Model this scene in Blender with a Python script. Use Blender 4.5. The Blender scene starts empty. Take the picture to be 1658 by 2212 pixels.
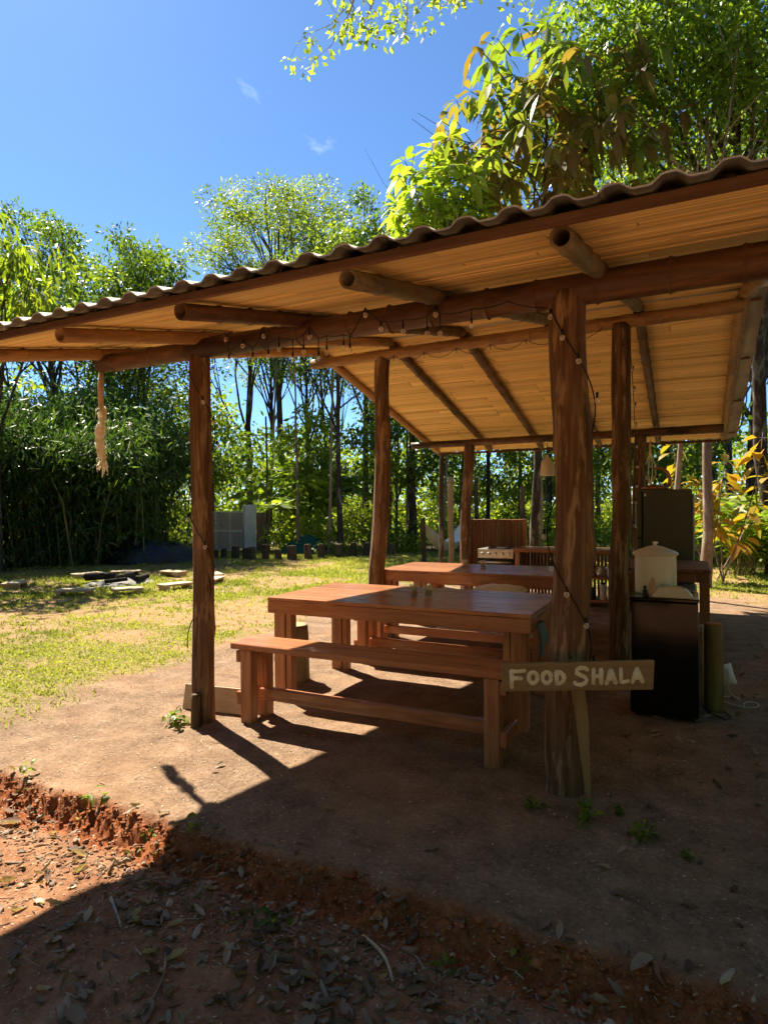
import bpy, math, random
import numpy as np
from mathutils import Matrix, Vector

# ------------------------------------------------------------------ camera, sky, sun, exposure
scene = bpy.context.scene
COL = scene.collection
R = math.radians

def camera_axes(yaw, pitch, roll):
    a, p, r = R(yaw), R(pitch), R(roll)
    fw = Vector((-math.sin(a) * math.cos(p), math.cos(a) * math.cos(p), math.sin(p)))
    rt = Vector((math.cos(a), math.sin(a), 0))
    up = rt.cross(fw)
    rt2 = rt * math.cos(r) + up * math.sin(r)
    return rt2, rt2.cross(fw), fw

RT, UP, FW = camera_axes(26.2, -0.33, -0.47)
EYE = Vector((0, 0, 1.40))
cam_data = bpy.data.cameras.new("camera")
cam_data.sensor_fit = 'VERTICAL'
cam_data.sensor_height = 36
cam_data.lens = 1339 / 2212 * 36
cam_data.clip_end = 3000
cam_data.clip_start = 0.05
cam = bpy.data.objects.new("camera", cam_data)
COL.objects.link(cam)
cam.matrix_world = Matrix(((RT.x, UP.x, -FW.x, EYE.x), (RT.y, UP.y, -FW.y, EYE.y),
                           (RT.z, UP.z, -FW.z, EYE.z), (0, 0, 0, 1)))
scene.camera = cam

SUN = Vector((-0.561, 0.283, 0.778)).normalized()          # towards the sun
SUN_EL = math.asin(SUN.z)
SUN_AZ = math.atan2(SUN.x, SUN.y)
world = bpy.data.worlds.new("World")
scene.world = world
world.use_nodes = True
wn = world.node_tree.nodes
wl = world.node_tree.links
wn.clear()
sky = wn.new('ShaderNodeTexSky')
sky.sky_type = 'NISHITA'
sky.sun_disc = False
sky.sun_elevation = SUN_EL
sky.sun_rotation = SUN_AZ
sky.altitude = 300
sky.air_density = 0.8
sky.dust_density = 0.2
sky.ozone_density = 6.0
bg = wn.new('ShaderNodeBackground')
bg.inputs['Strength'].default_value = 0.072
wout = wn.new('ShaderNodeOutputWorld')
WISP = 0.0
# a few thin wisps of cirrus over the blue
tcw = wn.new('ShaderNodeTexCoord'); mpw = wn.new('ShaderNodeMapping'); mpw.inputs['Scale'].default_value = (2.6, 2.6, 5.0); mpw.inputs['Location'].default_value = (WISP, 0, 0); mpw.inputs['Rotation'].default_value = (.3, .5, .9)
wl.new(tcw.outputs['Generated'], mpw.inputs['Vector'])
cn = wn.new('ShaderNodeTexNoise'); cn.inputs['Scale'].default_value = 1.6; cn.inputs['Detail'].default_value = 7; cn.inputs['Roughness'].default_value = .62; cn.inputs['Distortion'].default_value = .8
wl.new(mpw.outputs[0], cn.inputs['Vector'])
cr_ = wn.new('ShaderNodeValToRGB'); cr_.color_ramp.elements[0].position = .68; cr_.color_ramp.elements[1].position = .86
cr_.color_ramp.elements[1].color = (.55, .55, .55, 1)
wl.new(cn.outputs['Fac'], cr_.inputs[0])
cm_ = wn.new('ShaderNodeMixRGB'); cm_.inputs[2].default_value = (9, 9.4, 10, 1)
tn = wn.new('ShaderNodeMixRGB'); tn.blend_type = 'MULTIPLY'; tn.inputs[0].default_value = 1.0; tn.inputs[2].default_value = (.80, .97, 1.05, 1)
wl.new(sky.outputs[0], tn.inputs[1])
wl.new(cr_.outputs[0], cm_.inputs[0]); wl.new(tn.outputs[0], cm_.inputs[1])
wl.new(cm_.outputs[0], bg.inputs['Color'])
wl.new(bg.outputs[0], wout.inputs[0])

sun_data = bpy.data.lights.new("sun", 'SUN')
sun_data.energy = 5.0
sun_data.angle = R(0.55)
sun_data.color = (1.0, 0.905, 0.75)
sun = bpy.data.objects.new("sun", sun_data)
COL.objects.link(sun)
sun.rotation_euler = SUN.to_track_quat('Z', 'Y').to_euler()
sun.location = (-8, 4, 14)

vs = scene.view_settings
vs.view_transform = 'Standard'
vs.look = 'None'
vs.exposure = 1.52
vs.gamma = 1
vs.use_curve_mapping = False
scene.render.engine = 'CYCLES'
cy = scene.cycles
cy.max_bounces = 6
cy.use_adaptive_sampling = True
cy.adaptive_threshold = 0.05
cy.diffuse_bounces = 4
cy.glossy_bounces = 2
cy.transmission_bounces = 3
cy.transparent_max_bounces = 6
cy.caustics_reflective = False
cy.caustics_refractive = False
cy.sample_clamp_indirect = 6
cy.use_denoising = True
try:
    cy.denoiser = 'OPENIMAGEDENOISE'
    cy.denoising_input_passes = 'RGB_ALBEDO_NORMAL'
except Exception:
    pass

# ------------------------------------------------------------------ helpers
def tag(o, label=None, cat=None, group=None, kind=None):
    if label: o["label"] = label
    if cat: o["category"] = cat
    if group: o["group"] = group
    if kind: o["kind"] = kind
    return o

def link(o, parent=None):
    COL.objects.link(o)
    if parent is not None:
        o.parent = parent
        m = parent.matrix_basis.copy()
        q = parent.parent
        if q is not None:
            m = q.matrix_basis @ parent.matrix_parent_inverse @ m
        o.matrix_parent_inverse = m.inverted()
    return o

def empty(name, loc, label, cat, group=None):
    o = bpy.data.objects.new(name, None)
    o.empty_display_size = 0.2
    o.location = loc
    COL.objects.link(o)
    return tag(o, label, cat, group)

def fast_mesh(name, verts, faces, mat=None, smooth=False, tint=None):
    """verts (N,3) array, faces (M,k) int array with one k."""
    verts = np.asarray(verts, dtype=np.float32); faces = np.asarray(faces, dtype=np.int32)
    me = bpy.data.meshes.new(name)
    me.vertices.add(len(verts)); me.vertices.foreach_set("co", verts.ravel())
    k = faces.shape[1]
    me.loops.add(faces.size); me.loops.foreach_set("vertex_index", faces.ravel())
    me.polygons.add(len(faces))
    me.polygons.foreach_set("loop_start", np.arange(0, faces.size, k, dtype=np.int32))
    if smooth:
        me.polygons.foreach_set("use_smooth", np.ones(len(faces), dtype=bool))
    me.update(calc_edges=True)
    if tint is not None:
        at = me.attributes.new("tint", 'FLOAT', 'POINT')
        at.data.foreach_set("value", np.asarray(tint, dtype=np.float32))
    if mat: me.materials.append(mat)
    return me

class MB:
    """collects simple solids into one mesh"""
    def __init__(self):
        self.v = []; self.f = []; self.sm = []
    def add(self, vs_, fs_, smooth=False):
        n = len(self.v)
        self.v += [tuple(p) for p in vs_]
        self.f += [tuple(i + n for i in f) for f in fs_]
        self.sm += [smooth] * len(fs_)
        return self
    def box(self, c, s, rot=None, bev=0.0):
        x, y, z = s[0] / 2, s[1] / 2, s[2] / 2
        b = min(bev, x * .45, y * .45, z * .45)
        if b <= 0:
            P = [(-x, -y, -z), (x, -y, -z), (x, y, -z), (-x, y, -z), (-x, -y, z), (x, -y, z), (x, y, z), (-x, y, z)]
            F = [(0, 3, 2, 1), (4, 5, 6, 7), (0, 1, 5, 4), (1, 2, 6, 5), (2, 3, 7, 6), (3, 0, 4, 7)]
        else:
            P = []; idx = {}
            for sx in (-1, 1):
                for sy in (-1, 1):
                    for sz in (-1, 1):
                        for ax in range(3):
                            q = [sx * x, sy * y, sz * z]
                            for k in range(3):
                                if k != ax: q[k] -= (sx, sy, sz)[k] * b
                            idx[(sx, sy, sz, ax)] = len(P); P.append(tuple(q))
            F = []
            for ax in range(3):
                o1, o2 = [k for k in range(3) if k != ax]
                for s_ in (-1, 1):
                    ring = []
                    for (a, bb) in ((-1, -1), (1, -1), (1, 1), (-1, 1)):
                        key = [0, 0, 0]; key[ax] = s_; key[o1] = a; key[o2] = bb
                        ring.append(idx[(key[0], key[1], key[2], ax)])
                    flip = (s_ < 0) ^ (ax == 1)
                    F.append(tuple(reversed(ring)) if flip else tuple(ring))
            for ax in range(3):
                o1, o2 = [k for k in range(3) if k != ax]
                for a in (-1, 1):
                    for bb in (-1, 1):
                        k1 = [0, 0, 0]; k2 = [0, 0, 0]
                        k1[ax] = -1; k2[ax] = 1; k1[o1] = k2[o1] = a; k1[o2] = k2[o2] = bb
                        q = (idx[(*k1, o1)], idx[(*k2, o1)], idx[(*k2, o2)], idx[(*k1, o2)])
                        F.append(q)
            for sx in (-1, 1):
                for sy in (-1, 1):
                    for sz in (-1, 1):
                        F.append((idx[(sx, sy, sz, 0)], idx[(sx, sy, sz, 1)], idx[(sx, sy, sz, 2)]))
        c = Vector(c)
        if rot is None: P = [c + Vector(p) for p in P]
        else: P = [c + rot @ Vector(p) for p in P]
        return self.add(P, F)
    def tube(self, pts, rad, seg=8, cap=True, smooth=True, flat=None):
        pts = [Vector(p) for p in pts]; n = len(pts)
        if not hasattr(rad, '__len__'): rad = [rad] * n
        t0 = (pts[1] - pts[0]).normalized()
        s = t0.orthogonal().normalized()
        V, F = [], []
        for i in range(n):
            t = (pts[min(i + 1, n - 1)] - pts[max(i - 1, 0)]).normalized()
            s = (s - t * s.dot(t))
            s = s.normalized() if s.length > 1e-6 else t.orthogonal().normalized()
            w = t.cross(s)
            for k in range(seg):
                a = 2 * math.pi * k / seg
                V.append(pts[i] + (s * math.cos(a) + w * math.sin(a)) * rad[i])
        for i in range(n - 1):
            for k in range(seg):
                k2 = (k + 1) % seg
                F.append((i * seg + k, i * seg + k2, (i + 1) * seg + k2, (i + 1) * seg + k))
        self.add(V, F, smooth)
        if cap:
            m = len(self.v) - n * seg
            self.f.append(tuple(reversed(range(m, m + seg)))); self.sm.append(False)
            self.f.append(tuple(range(m + (n - 1) * seg, m + n * seg))); self.sm.append(False)
        return self
    def lathe(self, prof, c=(0, 0, 0), seg=28, smooth=True):
        c = Vector(c); V, F = [], []
        n = len(prof)
        for (r, z) in prof:
            for k in range(seg):
                a = 2 * math.pi * k / seg
                V.append(c + Vector((r * math.cos(a), r * math.sin(a), z)))
        for i in range(n - 1):
            for k in range(seg):
                k2 = (k + 1) % seg
                F.append((i * seg + k, i * seg + k2, (i + 1) * seg + k2, (i + 1) * seg + k))
        F.append(tuple(reversed(range(seg)))); F.append(tuple(range((n - 1) * seg, n * seg)))
        return self.add(V, F, smooth)
    def ball(self, c, r, nu=10, nv=7, sc=(1, 1, 1)):
        prof = []
        c = Vector(c); V = []; F = []
        for j in range(nv + 1):
            t = -math.pi / 2 + math.pi * j / nv
            for k in range(nu):
                a = 2 * math.pi * k / nu
                V.append(c + Vector((r * sc[0] * math.cos(t) * math.cos(a), r * sc[1] * math.cos(t) * math.sin(a), r * sc[2] * math.sin(t))))
        for j in range(nv):
            for k in range(nu):
                k2 = (k + 1) % nu
                F.append((j * nu + k, j * nu + k2, (j + 1) * nu + k2, (j + 1) * nu + k))
        return self.add(V, F, True)
    def mesh(self, name, mat=None):
        me = bpy.data.meshes.new(name)
        me.from_pydata(self.v, [], self.f)
        me.polygons.foreach_set("use_smooth", self.sm)
        me.update()
        if mat: me.materials.append(mat)
        return me
    def build(self, name, mat, parent=None):
        return link(bpy.data.objects.new(name, self.mesh(name, mat)), parent)

def put(name, me, parent=None, matrix=None):
    o = bpy.data.objects.new(name, me)
    link(o, parent)
    if matrix is not None: o.matrix_basis = matrix
    return o

def copy_tree(o, parent=None):
    c = o.copy(); COL.objects.link(c); c.parent = parent
    for ch in list(o.children):
        copy_tree(ch, c)
    return c

def axis_matrix(p0, p1):
    p0, p1 = Vector(p0), Vector(p1)
    q = (p1 - p0).to_track_quat('Z', 'Y')
    return Matrix.Translation(p0) @ q.to_matrix().to_4x4()

# --- value noise in numpy
_tab = np.random.RandomState(7).rand(256, 256).astype(np.float64)
def vnoise(x, y):
    x = np.asarray(x, float); y = np.asarray(y, float)
    xi = np.floor(x).astype(int); yi = np.floor(y).astype(int)
    fx = x - xi; fy = y - yi
    fx = fx * fx * (3 - 2 * fx); fy = fy * fy * (3 - 2 * fy)
    a = _tab[xi & 255, yi & 255]; b = _tab[(xi + 1) & 255, yi & 255]
    c = _tab[xi & 255, (yi + 1) & 255]; d = _tab[(xi + 1) & 255, (yi + 1) & 255]
    return (a * (1 - fx) + b * fx) * (1 - fy) + (c * (1 - fx) + d * fx) * fy
def fbm(x, y, o=4):
    s = 0; a = .5; t = 0
    for i in range(o):
        s = s + a * vnoise(np.asarray(x) * 2 ** i + 17.3 * i, np.asarray(y) * 2 ** i + 5.1 * i); t += a; a *= .5
    return s / t
def sstep(a, b, x):
    t = np.clip((np.asarray(x, float) - a) / (b - a), 0, 1); return t * t * (3 - 2 * t)

# ------------------------------------------------------------------ materials
class N:
    """tiny node-graph writer"""
    def __init__(self, name):
        self.m = bpy.data.materials.new(name); self.m.use_nodes = True
        self.t = self.m.node_tree; self.t.nodes.clear()
        self.out = self.t.nodes.new('ShaderNodeOutputMaterial')
    def n(self, kind, **kw):
        x = self.t.nodes.new('ShaderNode' + kind)
        for k, v in kw.items():
            if k in x.inputs: x.inputs[k].default_value = v
            else: setattr(x, k, v)
        return x
    def l(self, a, b): self.t.links.new(a, b)
    def coord(self, scale=(1, 1, 1), which='Object', rnd=0.0):
        c = self.n('TexCoord'); mp = self.n('Mapping'); mp.inputs['Scale'].default_value = scale
        self.l(c.outputs[which], mp.inputs['Vector'])
        if rnd:
            oi = self.n('ObjectInfo'); mul = self.n('Math', operation='MULTIPLY'); mul.inputs[1].default_value = rnd
            self.l(oi.outputs['Random'], mul.inputs[0])
            cb = self.n('CombineXYZ')
            for i in range(3): self.l(mul.outputs[0], cb.inputs[i])
            self.l(cb.outputs[0], mp.inputs['Location'])
        return mp.outputs[0]
    def noise(self, vec, scale, detail=4, rough=.55, dist=0.0):
        x = self.n('TexNoise'); x.inputs['Scale'].default_value = scale; x.inputs['Detail'].default_value = detail
        x.inputs['Roughness'].default_value = rough; x.inputs['Distortion'].default_value = dist
        self.l(vec, x.inputs['Vector']); return x.outputs['Fac']
    def ramp(self, fac, stops):
        x = self.n('ValToRGB'); e = x.color_ramp.elements
        while len(e) > 1: e.remove(e[-1])
        e[0].position, e[0].color = stops[0][0], (*stops[0][1], 1)
        for p, c in stops[1:]:
            q = e.new(p); q.color = (*c, 1)
        self.l(fac, x.inputs[0]); return x.outputs[0]
    def mix(self, fac, a, b, mode='MIX'):
        x = self.n('MixRGB'); x.blend_type = mode
        for s, i in ((fac, 0), (a, 1), (b, 2)):
            if isinstance(s, (int, float)): x.inputs[i].default_value = s
            elif isinstance(s, tuple): x.inputs[i].default_value = (*s, 1)
            else: self.l(s, x.inputs[i])
        return x.outputs[0]
    def math(self, op, a, b=None):
        x = self.n('Math', operation=op)
        for i, s in enumerate((a, b)):
            if s is None: continue
            if isinstance(s, (int, float)): x.inputs[i].default_value = s
            else: self.l(s, x.inputs[i])
        return x.outputs[0]
    def bump(self, h, strength=.3, dist=.01, normal=None):
        x = self.n('Bump'); x.inputs['Strength'].default_value = strength; x.inputs['Distance'].default_value = dist
        self.l(h, x.inputs['Height'])
        if normal is not None: self.l(normal, x.inputs['Normal'])
        return x.outputs[0]
    def principled(self, col, rough=.6, spec=.4, normal=None, metal=0, **kw):
        x = self.n('BsdfPrincipled')
        for s, k in ((col, 'Base Color'), (rough, 'Roughness')):
            if isinstance(s, (int, float)): x.inputs[k].default_value = s
            elif isinstance(s, tuple): x.inputs[k].default_value = (*s, 1)
            else: self.l(s, x.inputs[k])
        x.inputs['Specular IOR Level'].default_value = spec
        x.inputs['Metallic'].default_value = metal
        for k, v in kw.items(): x.inputs[k.replace('_', ' ')].default_value = v
        if normal is not None: self.l(normal, x.inputs['Normal'])
        return x
    def done(self, sh):
        self.l(sh.outputs[0], self.out.inputs['Surface']); return self.m

def wood_mat(name, dark, mid, light, grain=(14, 14, 1.2), rough=.55, spec=.35, fine=1.0, bump=.25, seed=20, blotch=None):
    g = N(name)
    v = g.coord(grain, rnd=seed)
    a = g.noise(v, 1.6, 5, .6, .6)
    b = g.noise(v, 7 * fine, 4, .65)
    f = g.math('ADD', g.math('MULTIPLY', a, .68), g.math('MULTIPLY', b, .32))
    col = g.ramp(f, [(.30, dark), (.5, mid), (.70, light)])
    oi = g.n('ObjectInfo')
    hs = g.n('HueSaturation'); g.l(col, hs.inputs['Color'])
    val = g.n('MapRange'); val.inputs['To Min'].default_value = .84; val.inputs['To Max'].default_value = 1.14
    g.l(oi.outputs['Random'], val.inputs['Value']); g.l(val.outputs[0], hs.inputs['Value'])
    col = hs.outputs[0]
    if blotch:
        k = g.noise(g.coord(tuple(max(.35, q / 5) for q in grain), rnd=seed), blotch[1], 4, .7)
        kr = g.ramp(k, [(.53, (0, 0, 0)), (.62, (1, 1, 1))])
        col = g.mix(kr, col, blotch[0])
    nb = g.bump(f, bump, .006)
    return g.done(g.principled(col, rough, spec, nb))

def plain(name, col, rough=.5, spec=.4, metal=0, var=.12, scale=9, bump=0.0, **kw):
    g = N(name)
    n_ = g.noise(g.coord(rnd=11), scale, 4)
    dk = tuple(c * (1 - var) for c in col); lt = tuple(min(1, c * (1 + var)) for c in col)
    c = g.ramp(n_, [(.3, dk), (.7, lt)])
    nb = g.bump(n_, bump, .01) if bump else None
    rg = g.n('MapRange'); rg.inputs['To Min'].default_value = max(.02, rough - .08); rg.inputs['To Max'].default_value = min(1, rough + .08)
    g.l(n_, rg.inputs['Value'])
    return g.done(g.principled(c, rg.outputs[0], spec, nb, metal, **kw))

def leaf_mat(name, dark, mid, light, trans=.35, rough=.40, spec=.38):
    g = N(name)
    at = g.n('Attribute', attribute_name='tint')
    oi = g.n('ObjectInfo')
    t = g.math('ADD', at.outputs['Fac'], g.math('MULTIPLY', g.math('SUBTRACT', oi.outputs['Random'], .5), .22))
    col = g.ramp(t, [(.0, dark), (.5, mid), (1.0, light)])
    pr = g.principled(col, rough, spec)
    tr = g.n('BsdfTranslucent')
    tc = g.mix(1.0, col, (1.55, 1.6, .6), 'MULTIPLY')
    g.l(tc, tr.inputs['Color'])
    mx = g.n('MixShader'); mx.inputs[0].default_value = trans
    g.l(pr.outputs[0], mx.inputs[1]); g.l(tr.outputs[0], mx.inputs[2])
    return g.done(mx)

MAT = {}
MAT['post'] = wood_mat('post_wood', (.042, .025, .015), (.145, .084, .050), (.30, .195, .122), (11, 11, .7), .8, .15, bump=1.0, blotch=((.33, .225, .135), 6))
MAT['bamboo_dark'] = wood_mat('bamboo_weathered', (.045, .022, .011), (.115, .058, .027), (.23, .135, .066), (6, 6, .9), .5, .35, bump=.2, blotch=((.035, .018, .010), 3.5))
MAT['bamboo_tan'] = wood_mat('bamboo_tan', (.17, .090, .038), (.32, .185, .078), (.46, .295, .14), (7, 7, .8), .5, .35, bump=.2, blotch=((.20, .11, .05), 4))
MAT['bamboo_grey'] = wood_mat('bamboo_grey', (.075, .060, .035), (.19, .155, .090), (.32, .275, .175), (6, 6, .9), .55, .3, bump=.3, blotch=((.075, .055, .032), 4))
MAT['bamboo_cut'] = plain('bamboo_cut_end', (.30, .19, .10), .8, .2)
MAT['table'] = wood_mat('table_wood', (.21, .078, .032), (.40, .160, .068), (.54, .26, .125), (1.1, 12, 12), .27, .5, bump=.08)
MAT['leg'] = wood_mat('table_leg_wood', (.22, .085, .037), (.41, .175, .078), (.57, .31, .155), (12, 12, 1.0), .45, .4, bump=.1)
MAT['fascia'] = wood_mat('fascia_wood', (.07, .034, .016), (.13, .062, .030), (.19, .095, .048), (.9, 14, 14), .7, .2)
MAT['sign'] = wood_mat('sign_board_wood', (.155, .105, .052), (.23, .16, .082), (.29, .21, .11), (1.2, 14, 14), .75, .15)
MAT['stake'] = wood_mat('stake_wood', (.22, .155, .075), (.30, .22, .11), (.36, .27, .14), (14, 14, 1.2), .75, .15)
MAT['sign_paint'] = plain('sign_paint', (.72, .68, .50), .7, .2, scale=25, var=.1)
MAT['pale_wood'] = wood_mat('pale_wood', (.44, .31, .19), (.58, .43, .28), (.68, .54, .38), (1.2, 12, 12), .7, .2)
MAT['bark'] = wood_mat('bark', (.022, .016, .012), (.06, .045, .033), (.13, .10, .078), (7, 7, 2.0), .9, .15, bump=.8, blotch=((.20, .185, .15), 5))
MAT['bark_pale'] = wood_mat('bark_pale', (.16, .10, .07), (.30, .20, .14), (.46, .36, .28), (5, 5, 2.4), .85, .15, bump=.4, blotch=((.42, .36, .29), 6))
MAT['stump_bark'] = wood_mat('stump_bark', (.05, .034, .022), (.11, .075, .046), (.18, .135, .085), (9, 9, 1.6), .9, .15, bump=.9)
MAT['stump_bark_mossy'] = wood_mat('stump_bark_mossy', (.20, .155, .095), (.34, .27, .17), (.45, .37, .25), (9, 9, 1.6), .9, .15, bump=.7, blotch=((.15, .16, .07), 6))
MAT['cut'] = wood_mat('cut_wood', (.26, .16, .085), (.38, .255, .14), (.48, .345, .20), (5, 5, 5), .85, .15, bump=.3)
MAT['orange_cut'] = plain('orange_cut_wood', (.50, .20, .05), .85, .15, var=.25)
MAT['green_bamboo'] = wood_mat('green_bamboo', (.13, .105, .035), (.21, .175, .065), (.29, .245, .10), (9, 9, 1), .6, .3, bump=.15)
MAT['black_gloss'] = plain('black_gloss', (.005, .005, .006), .12, .35, var=.1)
MAT['black'] = plain('black_plastic', (.012, .012, .013), .4, .4)
MAT['fridge'] = plain('olive_grey_enamel', (.075, .075, .052), .33, .45, var=.05)
MAT['fridge_edge'] = plain('pale_plastic', (.55, .60, .60), .35, .4)
MAT['enamel'] = plain('cream_enamel', (.80, .82, .76), .14, .5, var=.03, scale=3)
MAT['ceramic'] = plain('beige_ceramic', (.66, .60, .48), .35, .4, var=.06)
MAT['stone'] = plain('pale_stone', (.50, .36, .30), .7, .3, var=.35, scale=22, bump=.5)
MAT['steel'] = plain('brushed_steel', (.55, .53, .48), .3, .5, metal=.85, var=.08)
MAT['white'] = plain('white_paint', (.74, .74, .72), .5, .3, var=.05)
MAT['cloth'] = plain('linen', (.68, .61, .51), .9, .1, var=.08, scale=30, bump=.2)
MAT['cloth_blue'] = plain('blue_cloth', (.16, .24, .30), .9, .1)
MAT['macrame'] = plain('cream_husk', (.78, .76, .58), .85, .1, var=.15, scale=40, bump=.4)
MAT['wire'] = plain('black_wire', (.012, .011, .010), .55, .3)
MAT['cord_white'] = plain('white_cable', (.55, .55, .52), .5, .3)
MAT['tarp'] = plain('black_tarp', (.008, .009, .013), .38, .5, var=.3, scale=4)
MAT['green_net'] = plain('green_net', (.02, .10, .07), .8, .2, var=.25, scale=12)
MAT['charcoal'] = plain('charred_wood', (.03, .025, .022), .9, .1, var=.5, scale=20, bump=.6)
MAT['ash'] = plain('grey_ash', (.26, .24, .22), .95, .1, var=.3, scale=20, bump=.6)
MAT['candle'] = plain('pale_candle', (.92, .88, .55), .5, .3)
MAT['terracotta'] = plain('yellow_glaze', (.62, .47, .16), .4, .4)
MAT['grey_wood'] = wood_mat('grey_panel_wood', (.42, .34, .26), (.56, .46, .36), (.64, .54, .43), (9, 9, .8), .75, .15)
MAT['brown_wood'] = wood_mat('brown_gate_wood', (.20, .12, .07), (.30, .19, .11), (.36, .24, .15), (9, 9, .8), .75, .15)
MAT['slat'] = wood_mat('brown_slat_wood', (.13, .060, .028), (.24, .115, .052), (.34, .18, .088), (12, 12, 1), .6, .25)
def glass_mat(name, tint=(1, 1, 1)):
    g = N(name); tr = g.n('BsdfTransparent'); tr.inputs[0].default_value = (.96, .96, .94, 1)
    gl = g.n('BsdfGlossy'); gl.inputs['Roughness'].default_value = .06
    lw = g.n('LayerWeight'); lw.inputs['Blend'].default_value = .35
    f = g.math('ADD', g.math('MULTIPLY', lw.outputs['Facing'], .30), .05)
    mx = g.n('MixShader'); g.l(f, mx.inputs[0]); g.l(tr.outputs[0], mx.inputs[1]); g.l(gl.outputs[0], mx.inputs[2])
    df = g.n('BsdfDiffuse'); df.inputs[0].default_value = (.9, .9, .84, 1); m2 = g.n('MixShader'); m2.inputs[0].default_value = .22
    g.l(mx.outputs[0], m2.inputs[1]); g.l(df.outputs[0], m2.inputs[2])
    return g.done(m2)
MAT['glass'] = glass_mat('clear_glass')
def bulb_mat():
    g = N('bulb_glass'); d = g.principled((.9, .9, .86), .05, .6)
    tr = g.n('BsdfTransparent'); lw = g.n('LayerWeight'); lw.inputs['Blend'].default_value = .5
    f = g.math('ADD', g.math('MULTIPLY', lw.outputs['Facing'], .6), .16)
    mx = g.n('MixShader'); g.l(f, mx.inputs[0]); g.l(tr.outputs[0], mx.inputs[1]); g.l(d.outputs[0], mx.inputs[2]); return g.done(mx)
MAT['bulb'] = bulb_mat()
def sheet_mat():
    g = N('fibre_cement'); v = g.coord()
    n1 = g.noise(v, 2.5, 6, .65); n2 = g.noise(v, 40, 3)
    c = g.ramp(n1, [(.3, (.30, .285, .245)), (.55, (.48, .455, .40)), (.75, (.58, .55, .49))])
    return g.done(g.principled(c, .85, .2, g.bump(n2, .25, .004)))
MAT['sheet'] = sheet_mat()
def ceiling_mat():
    """flattened split bamboo: fine lengthwise streaks, scattered node marks"""
    g = N('split_bamboo')
    v = g.coord((.55, 46, 46), rnd=37)
    a = g.noise(v, 1.0, 5, .6, .3)
    col = g.ramp(a, [(.24, (.20, .09, .022)), (.35, (.54, .33, .10)), (.47, (.80, .56, .21)), (.72, (.88, .70, .34))])
    b = g.noise(g.coord((.8, 5, 5), rnd=19), 1.3, 3, .6)
    col = g.mix(g.math('MULTIPLY', b, .55), col, (.70, .47, .17))
    # node marks: short dark cross ticks
    w = g.n('TexVoronoi'); w.inputs['Scale'].default_value = 1.0; w.inputs['Randomness'].default_value = 1.0
    g.l(g.coord((2.1, 15, 15), rnd=53), w.inputs['Vector'])
    k = g.ramp(w.outputs['Distance'], [(.0, (1, 1, 1)), (.07, (1, 1, 1)), (.13, (0, 0, 0))])
    col = g.mix(g.math('MULTIPLY', k, .6), col, (.19, .085, .03))
    oi = g.n('ObjectInfo'); hs = g.n('HueSaturation'); g.l(col, hs.inputs['Color'])
    val = g.n('MapRange'); val.inputs['To Min'].default_value = .82; val.inputs['To Max'].default_value = 1.16
    g.l(oi.outputs['Random'], val.inputs['Value']); g.l(val.outputs[0], hs.inputs['Value'])
    return g.done(g.principled(hs.outputs[0], .6, .25, g.bump(a, .5, .004)))
MAT['ceiling'] = ceiling_mat()
LEAF = {
 'deep': leaf_mat('leaf_deep_green', (.040, .080, .014), (.085, .150, .024), (.17, .23, .04), .5),
 'mid': leaf_mat('leaf_mid_green', (.055, .100, .012), (.125, .195, .022), (.25, .30, .042), .55),
 'light': leaf_mat('leaf_light_green', (.09, .145, .016), (.19, .25, .03), (.33, .36, .055), .55),
 'lime': leaf_mat('leaf_lime', (.12, .19, .02), (.24, .33, .035), (.36, .42, .07), .55),
 'bamboo': leaf_mat('leaf_bamboo', (.035, .075, .020), (.075, .145, .034), (.15, .22, .05), .38),
 'brown': leaf_mat('leaf_brown_backed', (.20, .12, .045), (.23, .18, .045), (.19, .28, .04), .5, .5, .25),
 'gold': leaf_mat('leaf_golden', (.30, .24, .03), (.42, .27, .045), (.46, .22, .04), .42, .5),
 'grass': leaf_mat('grass_blade', (.16, .19, .04), (.29, .32, .075), (.46, .43, .16), .42, .5, .3),
 'dry': leaf_mat('dry_leaf', (.13, .080, .052), (.28, .195, .13), (.52, .41, .31), .22, .6, .25),
 'straw': leaf_mat('straw_bits', (.15, .09, .055), (.30, .21, .13), (.55, .44, .32), .1, .7, .2),
}
# ------------------------------------------------------------------ the ground
def step_edge(u):
    u = np.asarray(u, float)
    return 2.03 + .10 * (fbm(u * 1.1 + 40, u * 0 + 3.3, 3) - .5) + .07 * (fbm(u * 7, u * 0 + 9.7, 3) - .5)
def ground_z(u, v):
    u = np.asarray(u, float); v = np.asarray(v, float)
    d = step_edge(u) - v
    plat = .016 * (fbm(u * 1.7, v * 1.7, 3) - .5) + .008 * (fbm(u * 9, v * 9, 3) - .5)
    rag = fbm(u * 14 + 3, v * 14, 3)
    face = sstep(-.03, .05 + .15 * rag, d)
    lip = .014 * sstep(-.12, -.03, d) * (1 - sstep(-.03, .03, d)) * fbm(u * 8, v * 8, 2)
    crumb = .075 * (np.abs(fbm(u * 17, v * 17, 4) - .5) * 2.2 - .35) * sstep(-.03, .03, d) * (1 - sstep(.10, .22, d))
    ditch = -.082 + .022 * (fbm(u * 5, v * 5, 4) - .5) + .012 * (fbm(u * 30, v * 30, 3) - .5)
    pe = .30 + .07 * (fbm(u * 1.5 + 8, u * 0 + 1, 3) - .5)
    rise = sstep(pe - .03, pe + .07, d)
    path = -.062 + .026 * (fbm(u * 2.2, v * 2.2, 4) - .5) + .006 * (fbm(u * 18, v * 18, 3) - .5)
    low = ditch * (1 - rise) + path * rise
    near = plat * (1 - face) + low * face + lip + crumb
    far = .05 * (fbm(u * .25, v * .25, 3) - .5)
    w = sstep(7, 12, np.hypot(u, v))
    return near * (1 - w) + far * w * 1.0

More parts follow.
